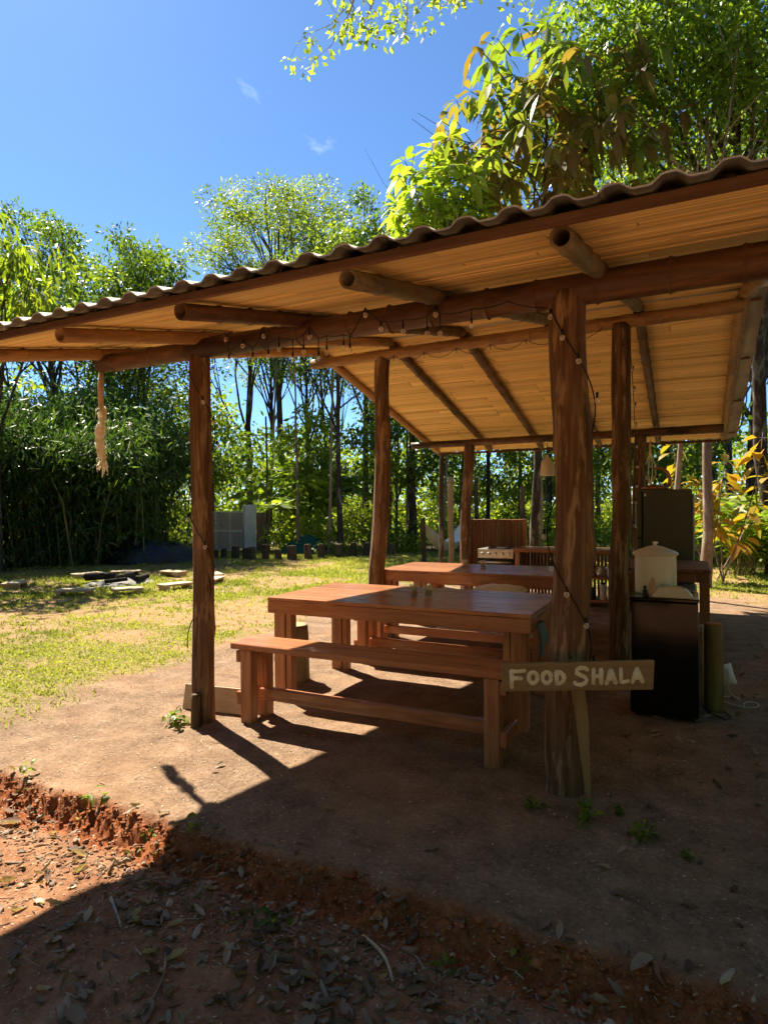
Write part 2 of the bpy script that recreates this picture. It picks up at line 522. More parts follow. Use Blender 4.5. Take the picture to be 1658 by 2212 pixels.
def axis_samples(parts):
    out = []
    for a, b, n in parts:
        out.append(np.linspace(a, b, n, endpoint=False))
    return np.concatenate(out + [np.array([parts[-1][1]])])
gu = axis_samples([(-700, -60, 8), (-60, -20, 24), (-20, -6, 56), (-6, -4, 40), (-4, .7, 310), (.7, 2.5, 36), (2.5, 14, 30), (14, 60, 14), (60, 700, 8)])
gv = axis_samples([(-400, -20, 6), (-20, 0, 16), (0, .9, 18), (.9, 2.35, 118), (2.35, 3.6, 50), (3.6, 7, 70), (7, 22, 60), (22, 60, 20), (60, 700, 8)])
GU, GV = np.meshgrid(gu, gv, indexing='ij')
GZ = ground_z(GU, GV)
nu_, nv_ = GU.shape
idx = np.arange(nu_ * nv_).reshape(nu_, nv_)
gf = np.stack([idx[:-1, :-1], idx[1:, :-1], idx[1:, 1:], idx[:-1, 1:]], -1).reshape(-1, 4)

def lawn_mask(u, v):
    u = np.asarray(u, float); v = np.asarray(v, float)
    edge = -4.15 - .13 * np.clip(v - 4, 0, 8) + .9 * (fbm(u * .8, v * .8, 3) - .5)
    left = sstep(-.1, .55, edge - u) * sstep(2.2, 2.75, v + .25 * (fbm(u * 2, v * 2, 2) - .5))
    back = sstep(10.3, 11.2, v + 1.0 * (fbm(u * .7, v * .7, 2) - .5))
    right = sstep(.55, 1.0, u) * sstep(9.5, 10.5, v)
    m = np.maximum(np.maximum(left, back), right * .6)
    return m * (1 - sstep(17.5, 20, v + 0 * u)) * (1 - sstep(13, 15.5, -u + .0 * v))
def grass_patch(u, v):
    n = fbm(np.asarray(u) * .55 + 11, np.asarray(v) * .8 + 4, 4)
    n2 = fbm(np.asarray(u) * 2.6, np.asarray(v) * 2.6 + 30, 3)
    return np.clip(sstep(.49, .64, n) * .75 + sstep(.54, .69, n2) * .5, 0, 1)
d_ = step_edge(GU) - GV
attr = {
 'lawn': lawn_mask(GU, GV) * (.25 + .75 * grass_patch(GU, GV)),
 'clay': sstep(-.05, .03, d_) * (1 - sstep(.13, .26, d_)),
 'path': sstep(.12, .32, d_),
 'bare': lawn_mask(GU, GV) * (1 - grass_patch(GU, GV)),
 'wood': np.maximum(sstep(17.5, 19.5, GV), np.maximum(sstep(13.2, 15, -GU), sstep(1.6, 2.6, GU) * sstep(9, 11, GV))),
}
def ground_mat():
    g = N('soil')
    tc = g.n('TexCoord'); v = tc.outputs['Object']
    n0 = g.noise(v, .9, 4, .6); n1 = g.noise(v, 5, 5, .65); n2 = g.noise(v, 42, 5, .75); n3 = g.noise(v, 160, 3, .7)
    packed = g.ramp(g.math('ADD', g.math('MULTIPLY', n1, .5), g.math('MULTIPLY', n2, .5)),
                    [(.32, (.075, .045, .027)), (.44, (.185, .118, .072)), (.56, (.29, .192, .122)), (.68, (.44, .32, .215))])
    pathc = g.ramp(g.math('ADD', g.math('MULTIPLY', n1, .55), g.math('MULTIPLY', n2, .45)),
                   [(.34, (.11, .046, .023)), (.5, (.28, .128, .062)), (.66, (.43, .24, .13))])
    clay = g.ramp(g.math('ADD', g.math('MULTIPLY', n1, .4), g.math('MULTIPLY', n2, .6)),
                  [(.30, (.13, .036, .012)), (.48, (.28, .085, .028)), (.68, (.44, .17, .065))])
    bare = g.ramp(n1, [(.3, (.28, .145, .07)), (.7, (.43, .255, .14))])
    lawn = g.ramp(n2, [(.3, (.14, .12, .035)), (.6, (.26, .22, .07)), (.8, (.36, .29, .12))])
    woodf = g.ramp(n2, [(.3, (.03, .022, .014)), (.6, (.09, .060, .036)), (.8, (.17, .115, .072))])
    def at(k): return g.n('Attribute', attribute_name=k).outputs['Fac']
    c = packed
    c = g.mix(g.math('MULTIPLY', g.ramp(n0, [(.45, (0, 0, 0)), (.62, (1, 1, 1))]), .45), c, bare)
    c = g.mix(at('bare'), c, bare)
    c = g.mix(at('lawn'), c, lawn)
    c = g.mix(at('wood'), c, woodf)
    c = g.mix(at('path'), c, pathc)
    c = g.mix(at('clay'), c, clay)
    # pale grit and dark crumbs
    w = g.n('TexVoronoi'); w.inputs['Scale'].default_value = 75; g.l(v, w.inputs['Vector'])
    cr = g.ramp(w.outputs['Color'], [(.0, (0, 0, 0)), (.80, (0, 0, 0)), (.86, (1, 1, 1))])
    gr = g.ramp(w.outputs['Distance'], [(.0, (1, 1, 1)), (.25, (1, 1, 1)), (.4, (0, 0, 0))])
    c = g.mix(g.math('MULTIPLY', g.math('MULTIPLY', cr, gr), .5), c, (.46, .38, .28))
    b3 = g.bump(g.math('ADD', g.math('MULTIPLY', n2, 1.0), g.math('MULTIPLY', n3, .45)), .8, .014)
    return g.done(g.principled(c, .92, .15, b3))
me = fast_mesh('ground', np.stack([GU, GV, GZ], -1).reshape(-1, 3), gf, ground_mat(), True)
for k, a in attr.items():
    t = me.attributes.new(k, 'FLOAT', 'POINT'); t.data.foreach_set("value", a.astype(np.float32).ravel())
ground = put('ground', me)
tag(ground, kind='structure')
def gz(u, v): return float(ground_z(np.array([u]), np.array([v]))[0])

# ------------------------------------------------------------------ round-wood builders (all along local +Z)
def log_mesh(name, L, r0, r1, mat, seed=0, seg=30, ring=.06, wob=.012, rough=.05, knots=3, bow=None):
    rs = np.random.RandomState(seed)
    n = max(8, int(L / ring)); zz = np.linspace(0, L, n + 1)
    th = np.linspace(0, 2 * np.pi, seg, endpoint=False)
    Z, T = np.meshgrid(zz, th, indexing='ij')
    r = r0 + (r1 - r0) * (Z / L)
    o = rs.rand() * 90
    cxn, syn = np.cos(T), np.sin(T)
    r = r * (1 + 2 * rough * (fbm(cxn * 1.2 + o + 5, Z * 1.1 + syn * 1.2, 3) - .5) * 1.6
             + rough * 1.3 * (fbm(cxn * 7 + o, syn * 7 + Z * .5 + o, 3) - .5))
    for _ in range(knots):
        zk = rs.uniform(.1, .9) * L; tk = rs.uniform(0, 6.28); a = rs.uniform(.08, .2)
        dt = np.angle(np.exp(1j * (T - tk)))
        r = r * (1 + a * np.exp(-((Z - zk) / .05) ** 2 - (dt / .5) ** 2))
    bx = wob * 2 * (fbm(zz * .9 + o, zz * 0 + 2, 2) - .5) * 2; by = wob * 2 * (fbm(zz * .9 + o + 50, zz * 0 + 7, 2) - .5) * 2
    if bow: bx = bx + bow[0] * np.sin(np.pi * zz / L); by = by + bow[1] * np.sin(np.pi * zz / L)
    X = r * cxn + bx[:, None]; Y = r * syn + by[:, None]
    V = np.stack([X, Y, Z], -1).reshape(-1, 3).tolist()
    F = []
    for i in range(n):
        for k in range(seg):
            k2 = (k + 1) % seg
            F.append((i * seg + k, i * seg + k2, (i + 1) * seg + k2, (i + 1) * seg + k))
    mb = MB(); mb.add(V, F, True)
    mb.f.append(tuple(reversed(range(seg)))); mb.sm.append(False)
    mb.f.append(tuple(range(n * seg, (n + 1) * seg))); mb.sm.append(False)
    return mb.mesh(name, mat)

def bamboo_mesh(name, L, r0, r1, mat, seed=0, seg=20, hollow=False, bow=(0, 0), pts=None):
    """tapered culm with raised nodes; z=0 end may be open and hollow"""
    rs = np.random.RandomState(seed)
    zs = [0.0]; z = rs.uniform(.1, .3)
    prof = []
    nodes = []
    while z < L - .03:
        nodes.append(z); z += rs.uniform(.24, .36)
    samples = sorted(set([0.0, L] + [min(max(q + d, 0), L) for q in nodes for d in (-.02, -.007, -.002, .002, .008, .02)] + list(np.linspace(0, L, max(4, int(L / .25))))))
    rr = []
    for s in samples:
        r = r0 + (r1 - r0) * s / L
        for q in nodes:
            d = s - q
            if abs(d) < .021:
                r += (.0075 * math.exp(-(d / .007) ** 2) - .0050 * math.exp(-((d - .002) / .0025) ** 2)) * (r / .05)
        r *= 1 + .03 * (rs.rand() - .5)
        rr.append(r)
    mb = MB()
    V = []; F = []
    def ctr(s):
        t = math.sin(math.pi * s / L); return bow[0] * t, bow[1] * t
    for s, r in zip(samples, rr):
        bx, by = ctr(s)
        for k in range(seg):
            a = 2 * math.pi * k / seg
            V.append((bx + r * math.cos(a), by + r * math.sin(a), s))
    n = len(samples)
    for i in range(n - 1):
        for k in range(seg):
            k2 = (k + 1) % seg
            F.append((i * seg + k, i * seg + k2, (i + 1) * seg + k2, (i + 1) * seg + k))
    mb.add(V, F, True)
    if hollow:
        base = len(mb.v); ri = rr[0] * .74
        for s, r in ((0.0, ri), (.35, ri), (.351, .0005)):
            for k in range(seg):
                a = 2 * math.pi * k / seg; mb.v.append((r * math.cos(a), r * math.sin(a), s))
        for k in range(seg):
            k2 = (k + 1) % seg
            mb.f.append((k2, k, base + k, base + k2)); mb.sm.append(False)
            for j in range(2):
                mb.f.append((base + j * seg + k2, base + j * seg + k, base + (j + 1) * seg + k, base + (j + 1) * seg + k2)); mb.sm.append(True)
    else:
        mb.f.append(tuple(reversed(range(seg)))); mb.sm.append(False)
    mb.f.append(tuple(range((n - 1) * seg, n * seg))); mb.sm.append(False)
    return mb.mesh(name, mat)

# ------------------------------------------------------------------ the shelter
shelter = empty('open_shelter', (-1.7, 6.0, 0), 'open bamboo-roofed dining shelter on rough log posts', 'shelter')
V_RIDGE = 6.03; TAN = .228
def raft_z(v):
    return 2.29 + TAN * (v - 2.1) if v <= V_RIDGE else 2.29 + TAN * (V_RIDGE - 2.1) - TAN * (v - V_RIDGE)
POSTS = [  # base u, v, top u, v, top z, r0, r1, seed, wobble, bow
    (-2.905, 3.13, -2.855, 3.12, 2.43, .074, .066, 1, .022, (.012, 0)),
    (-.555, 3.13, -.50, 3.12, 2.44, .098, .084, 2, .016, (0, .0)),
    (-3.02, 6.05, -2.93, 6.04, 3.06, .090, .080, 3, .03, (-.035, 0)),
    (-.56, 6.05, -.53, 6.04, 3.06, .086, .080, 4, .025, (0, 0)),
    (-3.05, 9.0, -3.0, 9.0, 2.36, .084, .078, 5, .03, (.02, 0)),
    (-.63, 9.0, -.60, 9.0, 2.36, .082, .078, 6, .02, (0, 0)),
]
for (u0, v0, u1, v1, zt, r0, r1, sd, wb, bow) in POSTS:
    p0, p1 = Vector((u0, v0, -.12)), Vector((u1, v1, zt))
    put('post', log_mesh('post', (p1 - p0).length, r0, r1, MAT['post'], sd * 13, wob=wb, rough=.07, knots=5, bow=bow), shelter, axis_matrix(p0, p1))
def pole(name, p0, p1, r0, r1, mat, seed, hollow=False, bow=(0, 0)):
    L = (Vector(p1) - Vector(p0)).length
    return put(name, bamboo_mesh(name, L, r0, r1, MAT[mat], seed, hollow=hollow, bow=bow), shelter, axis_matrix(p0, p1))
pole('beam', (-3.80, 3.12, 2.452), (.52, 3.12, 2.452), .058, .080, 'bamboo_dark', 31, bow=(0, 0))
pole('ridge_beam', (-3.86, V_RIDGE, 3.055), (.42, V_RIDGE, 3.085), .056, .060, 'bamboo_tan', 32)
pole('back_beam', (-3.93, 9.0, 2.385), (.40, 9.0, 2.385), .050, .058, 'bamboo_dark', 33)
RAFT = [-3.77, -2.87, -2.06, -1.20, -.395, .42]
for i, u in enumerate(RAFT):
    v0 = 2.10 if 0 < i < 5 else 2.06
    pole('rafter', (u + .02, v0, raft_z(v0)), (u, 6.0, raft_z(6.0)), .0385, .046, ('bamboo_tan', 'bamboo_tan', 'bamboo_dark', 'bamboo_grey', 'bamboo_grey', 'bamboo_tan')[i], 50 + i, hollow=True, bow=(0, .0))
    pole('rafter', (u, 9.75, raft_z(9.75)), (u - .01, 6.10, raft_z(6.10)), .038, .046, 'bamboo_tan' if i in (0, 5) else 'bamboo_dark', 70 + i, hollow=True)
# ceiling: split-bamboo boards, each a thin piece laid along the shelter
ceiling = bpy.data.objects.new('ceiling', None); link(ceiling, shelter)
rs = random.Random(5)
SL = math.atan(TAN)
def roof_frame(side):
    """matrix whose x runs along the shelter and y up the slope; origin on the ridge line at the ceiling underside"""
    s = 1 if side == 'front' else -1
    ydir = Vector((0, -s * math.cos(SL), -math.sin(SL)))
    return Vector((0, V_RIDGE, raft_z(V_RIDGE) + .046 / math.cos(SL))), ydir, Vector((0, -s * math.sin(SL) * 1, math.cos(SL)))
U0, U1 = -3.86, .46
board_cache = {}
for side, length in (('front', (V_RIDGE - 2.015) / math.cos(SL)), ('back', (9.92 - V_RIDGE) / math.cos(SL))):
    org, yd, nz = roof_frame(side)
    d = .004; row = 0
    while d < length - .03:
        w = rs.choice((.07, .085, .10, .12)); w = min(w, length - d)
        x = U0
        cuts = []
        while x < U1 - .02:
            ln = rs.choice((1.1, 1.5, 1.9, 2.3)) if x > U0 else rs.choice((.7, 1.1, 1.5, 1.9))
            if x + ln > U1 - .35: ln = U1 - x
            cuts.append((x, ln)); x += ln
        for (x, ln) in cuts:
            key = (round(w, 3), round(ln, 2))
            if key not in board_cache:
                board_cache[key] = MB().box((0, 0, 0), (ln - .005, w - .006, .012), bev=.0025).mesh('board', MAT['ceiling'])
            off = rs.uniform(-.0025, .0025)
            c = org + yd * (d + w / 2) + nz * (.007 + off) + Vector((x + ln / 2, 0, 0))
            xd = Vector((1, 0, 0)); zd = nz; yv = zd.cross(xd)
            rot = Matrix((xd, yv, zd)).transposed().to_4x4() @ Matrix.Rotation(rs.uniform(-.0022, .0022), 4, 'Z') @ Matrix.Rotation(rs.uniform(-.045, .045), 4, 'X')
            put('board', board_cache[key], ceiling, Matrix.Translation(c) @ rot)
        d += w; row += 1
# corrugated sheets over battens
def sheet_mesh(u0, u1, d0, d1, pitch=.152, amp=.0115):
    us = np.linspace(u0, u1, int((u1 - u0) / pitch * 12) + 1)
    ph = ((us + 10) / pitch) % 1.0
    zz = amp * (1 - 2 * sstep(.20, .70, np.abs(ph - .5) * 2))
    ds = np.array([d0, (d0 + d1) / 2, d1])
    V = []; n = len(us)
    for t in (0.0, -.006):
        for d in ds:
            for u, z in zip(us, zz): V.append((u, d, z + t))
    F = []
    m = len(ds)
    for s in range(2):
        for j in range(m - 1):
            for i in range(n - 1):
                a = s * m * n + j * n + i
                q = (a, a + 1, a + n + 1, a + n)
                F.append(q if s == 0 else q[::-1])
    o = m * n
    for i in range(n - 1):
        F.append((i, i + 1, o + i + 1, o + i)); b = (m - 1) * n + i
        F.append((b, o + b, o + b + 1, b + 1))
    for j in range(m - 1):
        a = j * n; F.append((a, o + a, o + a + n, a + n)); a = j * n + n - 1; F.append((a, a + n, o + a + n, o + a))
    mb = MB(); mb.add(V, F, True); return mb.mesh('roof_sheet', MAT['sheet'])
for side, length in (('front', (V_RIDGE - 1.935) / math.cos(SL)), ('back', (10.0 - V_RIDGE) / math.cos(SL))):
    org, yd, nz = roof_frame(side)
    for k in range(5):
        a = -3.88 + k * .912; b = a + .95
        me = sheet_mesh(a, min(b, .60), .0, length)
        xd = Vector((1, 0, 0))
        M4 = Matrix((xd, yd, nz)).transposed().to_4x4()
        put('roof_sheet', me, shelter, Matrix.Translation(org + nz * (.034 + .0015 * (k % 2))) @ M4)
    for j in range(4):                                   # battens between boards and sheet
        d = .25 + j * (length - .5) / 3
        c = org + yd * d + nz * .0175
        xd = Vector((1, 0, 0)); rot = Matrix((xd, nz.cross(xd), nz)).transposed()
        MB().box(c + Vector((-1.66, 0, 0)), (4.46, .05, .0085), rot).build('batten', MAT['fascia'], shelter)
    # fascia board under the sheet's edge, and a thin board on each gable
    c = org + yd * (length - .050) + nz * .012
    MB().box(c + Vector((-1.68, 0, -.030)), (4.36, .020, .034), bev=.003).build('fascia', MAT['fascia'], shelter)
    for u in (-3.872, .472):
        c = org + yd * (length / 2 - .01) + nz * .004 + Vector((u, 0, 0))
        xd = Vector((1, 0, 0)); rot = Matrix((xd, nz.cross(xd), nz)).transposed()
        MB().box(c, (.018, length - .05, .036), rot).build('gable_board', MAT['pale_wood'] if u < 0 else MAT['bamboo_tan'], shelter)
cap = MB()
cap.tube([(-3.9, V_RIDGE, raft_z(V_RIDGE) + .075), (.62, V_RIDGE, raft_z(V_RIDGE) + .075)], .045, 10)
cap.build('ridge_cap', MAT['sheet'], shelter)

# ------------------------------------------------------------------ tables and benches
def table(u0, u1, v0, v1, h, label, leglabel=None):
    t = empty('dining_table', ((u0 + u1) / 2, (v0 + v1) / 2, 0), label, 'table', 'long wooden dining tables')
    n = 6; w = (v1 - v0) / n
    for i in range(n):
        MB().box(((u0 + u1) / 2, v0 + w * (i + .5), h - .0125 + (i % 3 - 1) * .0006), (u1 - u0, w - .0022, .025), bev=.0025).build('plank', MAT['table'], t)
    ap = .095; zc = h - .025 - ap / 2
    for v in (v0 + .012, v1 - .012):
        MB().box(((u0 + u1) / 2, v, zc - .001), (u1 - u0 - .004, .024, ap - .004), bev=.002).build('apron', MAT['table'], t)
    for u in (u0 + .013, u1 - .013):
        g_ = MB().box((0, 0, 0), (v1 - v0 - .056, .022, ap - .006), bev=.002).mesh('apron', MAT['table'])
        put('apron', g_, t, Matrix.Translation((u, (v0 + v1) / 2, zc - .001)) @ Matrix.Rotation(R(90), 4, 'Z'))
    for u, su in ((u0 + .085, 1), (u1 - .085, -1)):
        for v in (v0 + .075, v1 - .075):
            mb = MB()
            mb.box((u, v, (h - .027) / 2 - .02), (.10, .085, h - .027 + .04), bev=.004)
            mb.box((u + su * .078, v, (h - .06) / 2 - .02), (.045, .075, h - .06 + .04), bev=.004)
            mb.build('leg', MAT['leg'], t)
    return t
T1 = table(-2.855, -.875, 3.80, 4.785, .74, 'reddish wooden dining table nearest the sign, its left end sunlit')
T2 = table(-3.03, -1.00, 6.02, 6.99, .74, 'reddish wooden dining table farther back, in front of the stove')
def bench(u0, u1, v0, v1, h, label):
    t = empty('bench', ((u0 + u1) / 2, (v0 + v1) / 2, 0), label, 'bench', 'long wooden benches at the tables')
    uc, vc = (u0 + u1) / 2, (v0 + v1) / 2
    MB().box((uc, vc, h - .02), (u1 - u0, v1 - v0, .04), bev=.005).build('seat', MAT['table'], t)
    for u, su in ((u0 + .115, -1), (u1 - .10, 1)):
        for v in (v0 + .05, v1 - .05):
            MB().box((u, v, (h - .042) / 2 - .02), (.085, .075, h - .042 + .04), bev=.004).build('leg', MAT['leg'], t)
        for z in (h - .09, .155):
            g_ = MB().box((0, 0, 0), (v1 - v0 - .03, .035, .075 if z > .2 else .085), bev=.004).mesh('cross_rail', MAT['table'])
            put('cross_rail', g_, t, Matrix.Translation((u + su * .062, vc, z)) @ Matrix.Rotation(R(90), 4, 'Z'))
    MB().box((uc, vc + .02, .165), (u1 - u0 - .28, .06, .075), bev=.004).build('stretcher', MAT['table'], t)
    return t
bench(-2.73, -.86, 3.225, 3.50, .52, 'wooden bench in front of the nearer table, behind the painted sign')
bench(-2.80, -.90, 4.95, 5.22, .50, 'wooden bench along the far side of the nearer table')
bench(-2.95, -1.02, 5.56, 5.83, .51, 'wooden bench with cushions in front of the farther table')
bench(-2.95, -1.02, 7.12, 7.38, .50, 'wooden bench behind the farther table, on the stove side')
# ------------------------------------------------------------------ painted sign on its stake
sign = empty('painted_sign', (-.44, 3.035, 0), 'brown board sign reading FOOD SHALA on a pointed stake', 'sign')
SX, SZ = Vector((RT.x, RT.y, 0)).normalized(), Vector((0, 0, 1))
SN = SX.cross(SZ)                                          # towards the camera side
if SN.y > 0: SN = -SN
SC = Vector((-.465, 2.945, .622))
srot = Matrix((SX, -SN, SZ)).transposed() @ Matrix.Rotation(R(-.6), 3, 'Y')
mb = MB().box((0, 0, 0), (.695, .022, .131), bev=.003)
for i, p in enumerate(mb.v):                               # slightly out-of-square sawn ends
    x, y, z = p; mb.v[i] = (x + .004 * z / .065 * (1 if x > 0 else -1), y, z * (1 + .03 * x / .35))
board = put('sign_board', mb.mesh('sign_board', MAT['sign']), sign, Matrix.Translation(SC) @ srot.to_4x4())
GL = {  # strokes in a unit cell, (x, z)
 'F': (.56, [[(.06, .02), (.06, .5), (.05, .97)], [(.05, .95), (.3, .93), (.54, .97)], [(.07, .52), (.26, .53), (.42, .51)]]),
 'O': (.62, [[(.31 + .25 * math.cos(t), .5 + .42 * math.sin(t)) for t in np.linspace(0, 2 * math.pi, 17)]]),
 'D': (.58, [[(.08, .06), (.09, .5), (.07, .94)], [(.07, .93), (.30, .90), (.50, .68), (.52, .45), (.44, .2), (.28, .07), (.08, .06)]]),
 'S': (.60, [[(.53, .86), (.42, .96), (.25, .97), (.11, .87), (.10, .70), (.24, .57), (.42, .47), (.51, .31), (.45, .13), (.28, .03), (.08, .07), (.02, .16)]]),
 'H': (.58, [[(.07, .04), (.09, .96)], [(.50, .05), (.49, .95)], [(.10, .50), (.48, .51)]]),
 'A': (.64, [[(.05, .03), (.17, .45), (.31, .95)], [(.31, .95), (.45, .48), (.59, .05)], [(.17, .33), (.46, .34)]]),
 'L': (.48, [[(.08, .96), (.08, .5), (.09, .06)], [(.09, .06), (.28, .07), (.44, .12)]]),
}
x = -.312; rsn = random.Random(3)
for ch, h, w in (('F', .078, .085), ('O', .060, .066), ('O', .060, .066), ('D', .060, .062), (' ', 0, .030), ('S', .084, .086), ('H', .066, .066), ('A', .066, .066), ('L', .066, .058), ('A', .066, .072)):
    w *= .95
    if ch == ' ': x += w; continue
    adv, strokes = GL[ch]
    mbl = MB(); zb = -.033 - (.010 if h > .07 else 0) + rsn.uniform(-.002, .002)
    sx = (w - .014) / adv
    for st in strokes:
        pts = [(x + p[0] * sx, 0, zb + p[1] * h) for p in st]
        n0 = len(mbl.v); nf = len(mbl.f)
        mbl.tube(pts, [.0098 * rsn.uniform(.85, 1.18) for _ in pts], 10)
        for e in (0, -1):
            mbl.ball(pts[e], .0094, 8, 6)
    mbl.v = [(a, -.0112 + b * .12, c) for a, b, c in mbl.v]
    put('letter', mbl.mesh('letter', MAT['sign_paint']), board, Matrix.Translation(SC) @ srot.to_4x4())
    x += w
mb = MB()
pts = [(-.436, 3.038, -.08), (-.438, 3.036, .08), (-.455, 3.0, .40), (-.482, 2.972, .688)]
for k in range(3):
    a, b = Vector(pts[k]), Vector(pts[k + 1])
wid = (.012, .026, .055, .062)
V_, F_ = [], []
for p, w in zip(pts, wid):
    for sx, sy in ((-1, -1), (1, -1), (1, 1), (-1, 1)):
        V_.append(Vector(p) + SX * sx * w / 2 - SN * (sy * .009))
for k in range(3):
    for j in range(4):
        j2 = (j + 1) % 4
        F_.append((k * 4 + j, k * 4 + j2, k * 4 + 4 + j2, k * 4 + 4 + j))
F_ += [(3, 2, 1, 0), (12, 13, 14, 15)]
mb.add(V_, F_).build('stake', MAT['stake'], sign)

# ------------------------------------------------------------------ candle glasses on the tables
def candle_glass(u, v, z, label):
    t = empty('candle_glass', (u, v, z), label, 'glass', 'candle glasses on the tables')
    MB().lathe([(.024, .001), (.027, .002), (.033, .084), (.0325, .086), (.030, .084), (.0255, .010), (.002, .008)], (u, v, z), 24).build('cup', MAT['glass'], t)
    MB().lathe([(.0235, .012), (.0262, .050), (.020, .053), (.002, .052)], (u, v, z), 20).build('candle', MAT['candle'], t)
candle_glass(-1.865, 4.283, .7415, 'left candle glass of the pair on the nearer table')
candle_glass(-1.744, 4.281, .7415, 'right candle glass of the pair on the nearer table')
candle_glass(-2.226, 6.528, .7415, 'left candle glass of the pair on the farther table')
candle_glass(-2.022, 6.550, .7415, 'right candle glass of the pair on the farther table')

# ------------------------------------------------------------------ cushions
def cushion_mesh(name, lx, ly, lz, mat, seed=0, p=3.0):
    n, m = 26, 18; V = []; rs = np.random.RandomState(seed); o = rs.rand() * 50
    X, Y = np.meshgrid(np.linspace(-1, 1, n), np.linspace(-1, 1, m), indexing='ij')
    e = np.clip(1 - np.abs(X) ** p, 0, 1) * np.clip(1 - np.abs(Y) ** p, 0, 1)
    hgt = np.sqrt(e) * (.85 + .35 * (fbm(X * 1.6 + o, Y * 1.6, 3) - .5) * 2)
    pin = 1 - .06 * (1 - np.abs(X)) * (np.abs(Y) > .9) - .06 * (1 - np.abs(Y)) * (np.abs(X) > .9)
    top = np.stack([X * lx / 2 * pin, Y * ly / 2 * pin, hgt * lz * .62], -1); bot = np.stack([X * lx / 2 * pin, Y * ly / 2 * pin, -np.sqrt(e) * lz * .38], -1)
    V = np.concatenate([top.reshape(-1, 3), bot.reshape(-1, 3)])
    i = np.arange(n * m).reshape(n, m)
    f = np.stack([i[:-1, :-1], i[1:, :-1], i[1:, 1:], i[:-1, 1:]], -1).reshape(-1, 4)
    return fast_mesh(name, V, np.concatenate([f, f[:, ::-1] + n * m]), mat, True)
def cushion(loc, size, rot, mat, seed, label, cat='cushion', name='cushion'):
    o = put(name, cushion_mesh(name, *size, mat, seed), None, Matrix.Translation(loc) @ Matrix.Rotation(rot, 4, 'Z'))
    return tag(o, label, cat)
cushion((-1.66, 5.70, .540), (1.25, .27, .075), 0, MAT['cloth'], 1, 'long flat linen seat pad on the bench before the farther table')
cushion((-1.60, 5.69, .617), (.50, .26, .115), .05, MAT['cloth'], 2, 'plump linen pillow lying on the bench seat pad')
cushion((-2.30, 6.62, .040), (.60, .36, .10), .2, MAT['cloth'], 3, 'linen floor cushion under the left of the farther table', name='floor_cushion')
cushion((-1.75, 6.72, .040), (.60, .40, .10), -.1, MAT['cloth'], 4, 'linen floor cushion under the middle of the farther table', name='floor_cushion')
mb = MB()                                              # cloth over the near table's right end rail
Xc, Yc = np.meshgrid(np.linspace(0, 1, 10), np.linspace(0, 1, 12), indexing='ij')
P3 = np.stack([-.862 + .012 * np.sin(Yc * 17 + Xc * 4) + .02 * Xc, 4.02 + .22 * (Yc - .5) * (1 - .35 * Xc), .655 - .21 * Xc * (1 - .5 * Yc) - .01 * np.sin(Yc * 9)], -1).reshape(-1, 3)
ii = np.arange(120).reshape(10, 12)
ff = np.stack([ii[:-1, :-1], ii[1:, :-1], ii[1:, 1:], ii[:-1, 1:]], -1).reshape(-1, 4)
tag(put('dish_cloth', fast_mesh('dish_cloth', np.concatenate([P3, P3 + [.006, 0, 0]]), np.concatenate([ff[:, ::-1], ff + 120]), MAT['cloth_blue'], True)), 'grey-blue cloth hanging off the right end of the nearer table', 'cloth')

# ------------------------------------------------------------------ stump stools
def stump(u, v, h, r, mat, seed, label, group=None, lean=0.0, name='stump'):
    z0 = gz(u, v) - .04
    t = empty(name, (u, v, z0), label, 'stump', group)
    M4 = Matrix.Translation((u, v, z0)) @ Matrix.Rotation(lean, 4, 'Y')
    put('bark', log_mesh('bark', h + .04, r * 1.06, r * .94, MAT[mat], seed, seg=20, ring=.05, wob=.004, rough=.10, knots=2), t, M4)
    mb = MB(); rs_ = random.Random(seed); n = 20
    V_ = [(0, 0, h + .043)] + [(r * .93 * math.cos(2 * math.pi * k / n) * rs_.uniform(.95, 1.0), r * .93 * math.sin(2 * math.pi * k / n) * rs_.uniform(.95, 1.0), h + .0415) for k in range(n)]
    mb.add(V_, [(0, k + 1, (k + 1) % n + 1) for k in range(n)])
    put('cut_top', mb.mesh('cut_top', MAT['cut']), t, M4)
    return t
stump(-2.93, 4.22, .455, .132, 'stump_bark_mossy', 5, 'mossy tree-stump stool at the left end of the nearer table', name='stump_stool')
STUMPS = [(-12.29, 13.9, 0.25, 0.09), (-12.02, 14.0, 0.28, 0.087), (-11.58, 13.93, 0.37, 0.107), (-11.14, 13.87, 0.33, 0.088), (-10.82, 13.76, 0.37, 0.095), (-10.62, 14.06, 0.42, 0.096), (-10.29, 14.19, 0.28, 0.101), (-9.91, 14.33, 0.39, 0.13), (-9.55, 14.6, 0.42, 0.105), (-9.44, 15.1, 0.4, 0.107), (-9.13, 15.56, 0.39, 0.127), (-8.95, 16.12, 0.4, 0.102), (-8.68, 16.48, 0.38, 0.113), (-8.12, 16.96, 0.32, 0.076)]
ORD = ['first', 'second', 'third', 'fourth', 'fifth', 'sixth', 'seventh', 'eighth', 'ninth', 'tenth', 'eleventh', 'twelfth', 'thirteenth', 'fourteenth', 'fifteenth', 'sixteenth', 'seventeenth', 'eighteenth', 'nineteenth', 'twentieth', 'twenty-first', 'twenty-second', 'twenty-third', 'twenty-fourth', 'twenty-fifth', 'twenty-sixth']
for i, (u, v, h, r) in enumerate(STUMPS):
    stump(u, v, h, r, 'stump_bark', 60 + i, '%s stump from the left in the row along the lawn edge' % ORD[i], 'row of sawn stumps along the lawn edge', lean=random.Random(i).uniform(-.08, .08))

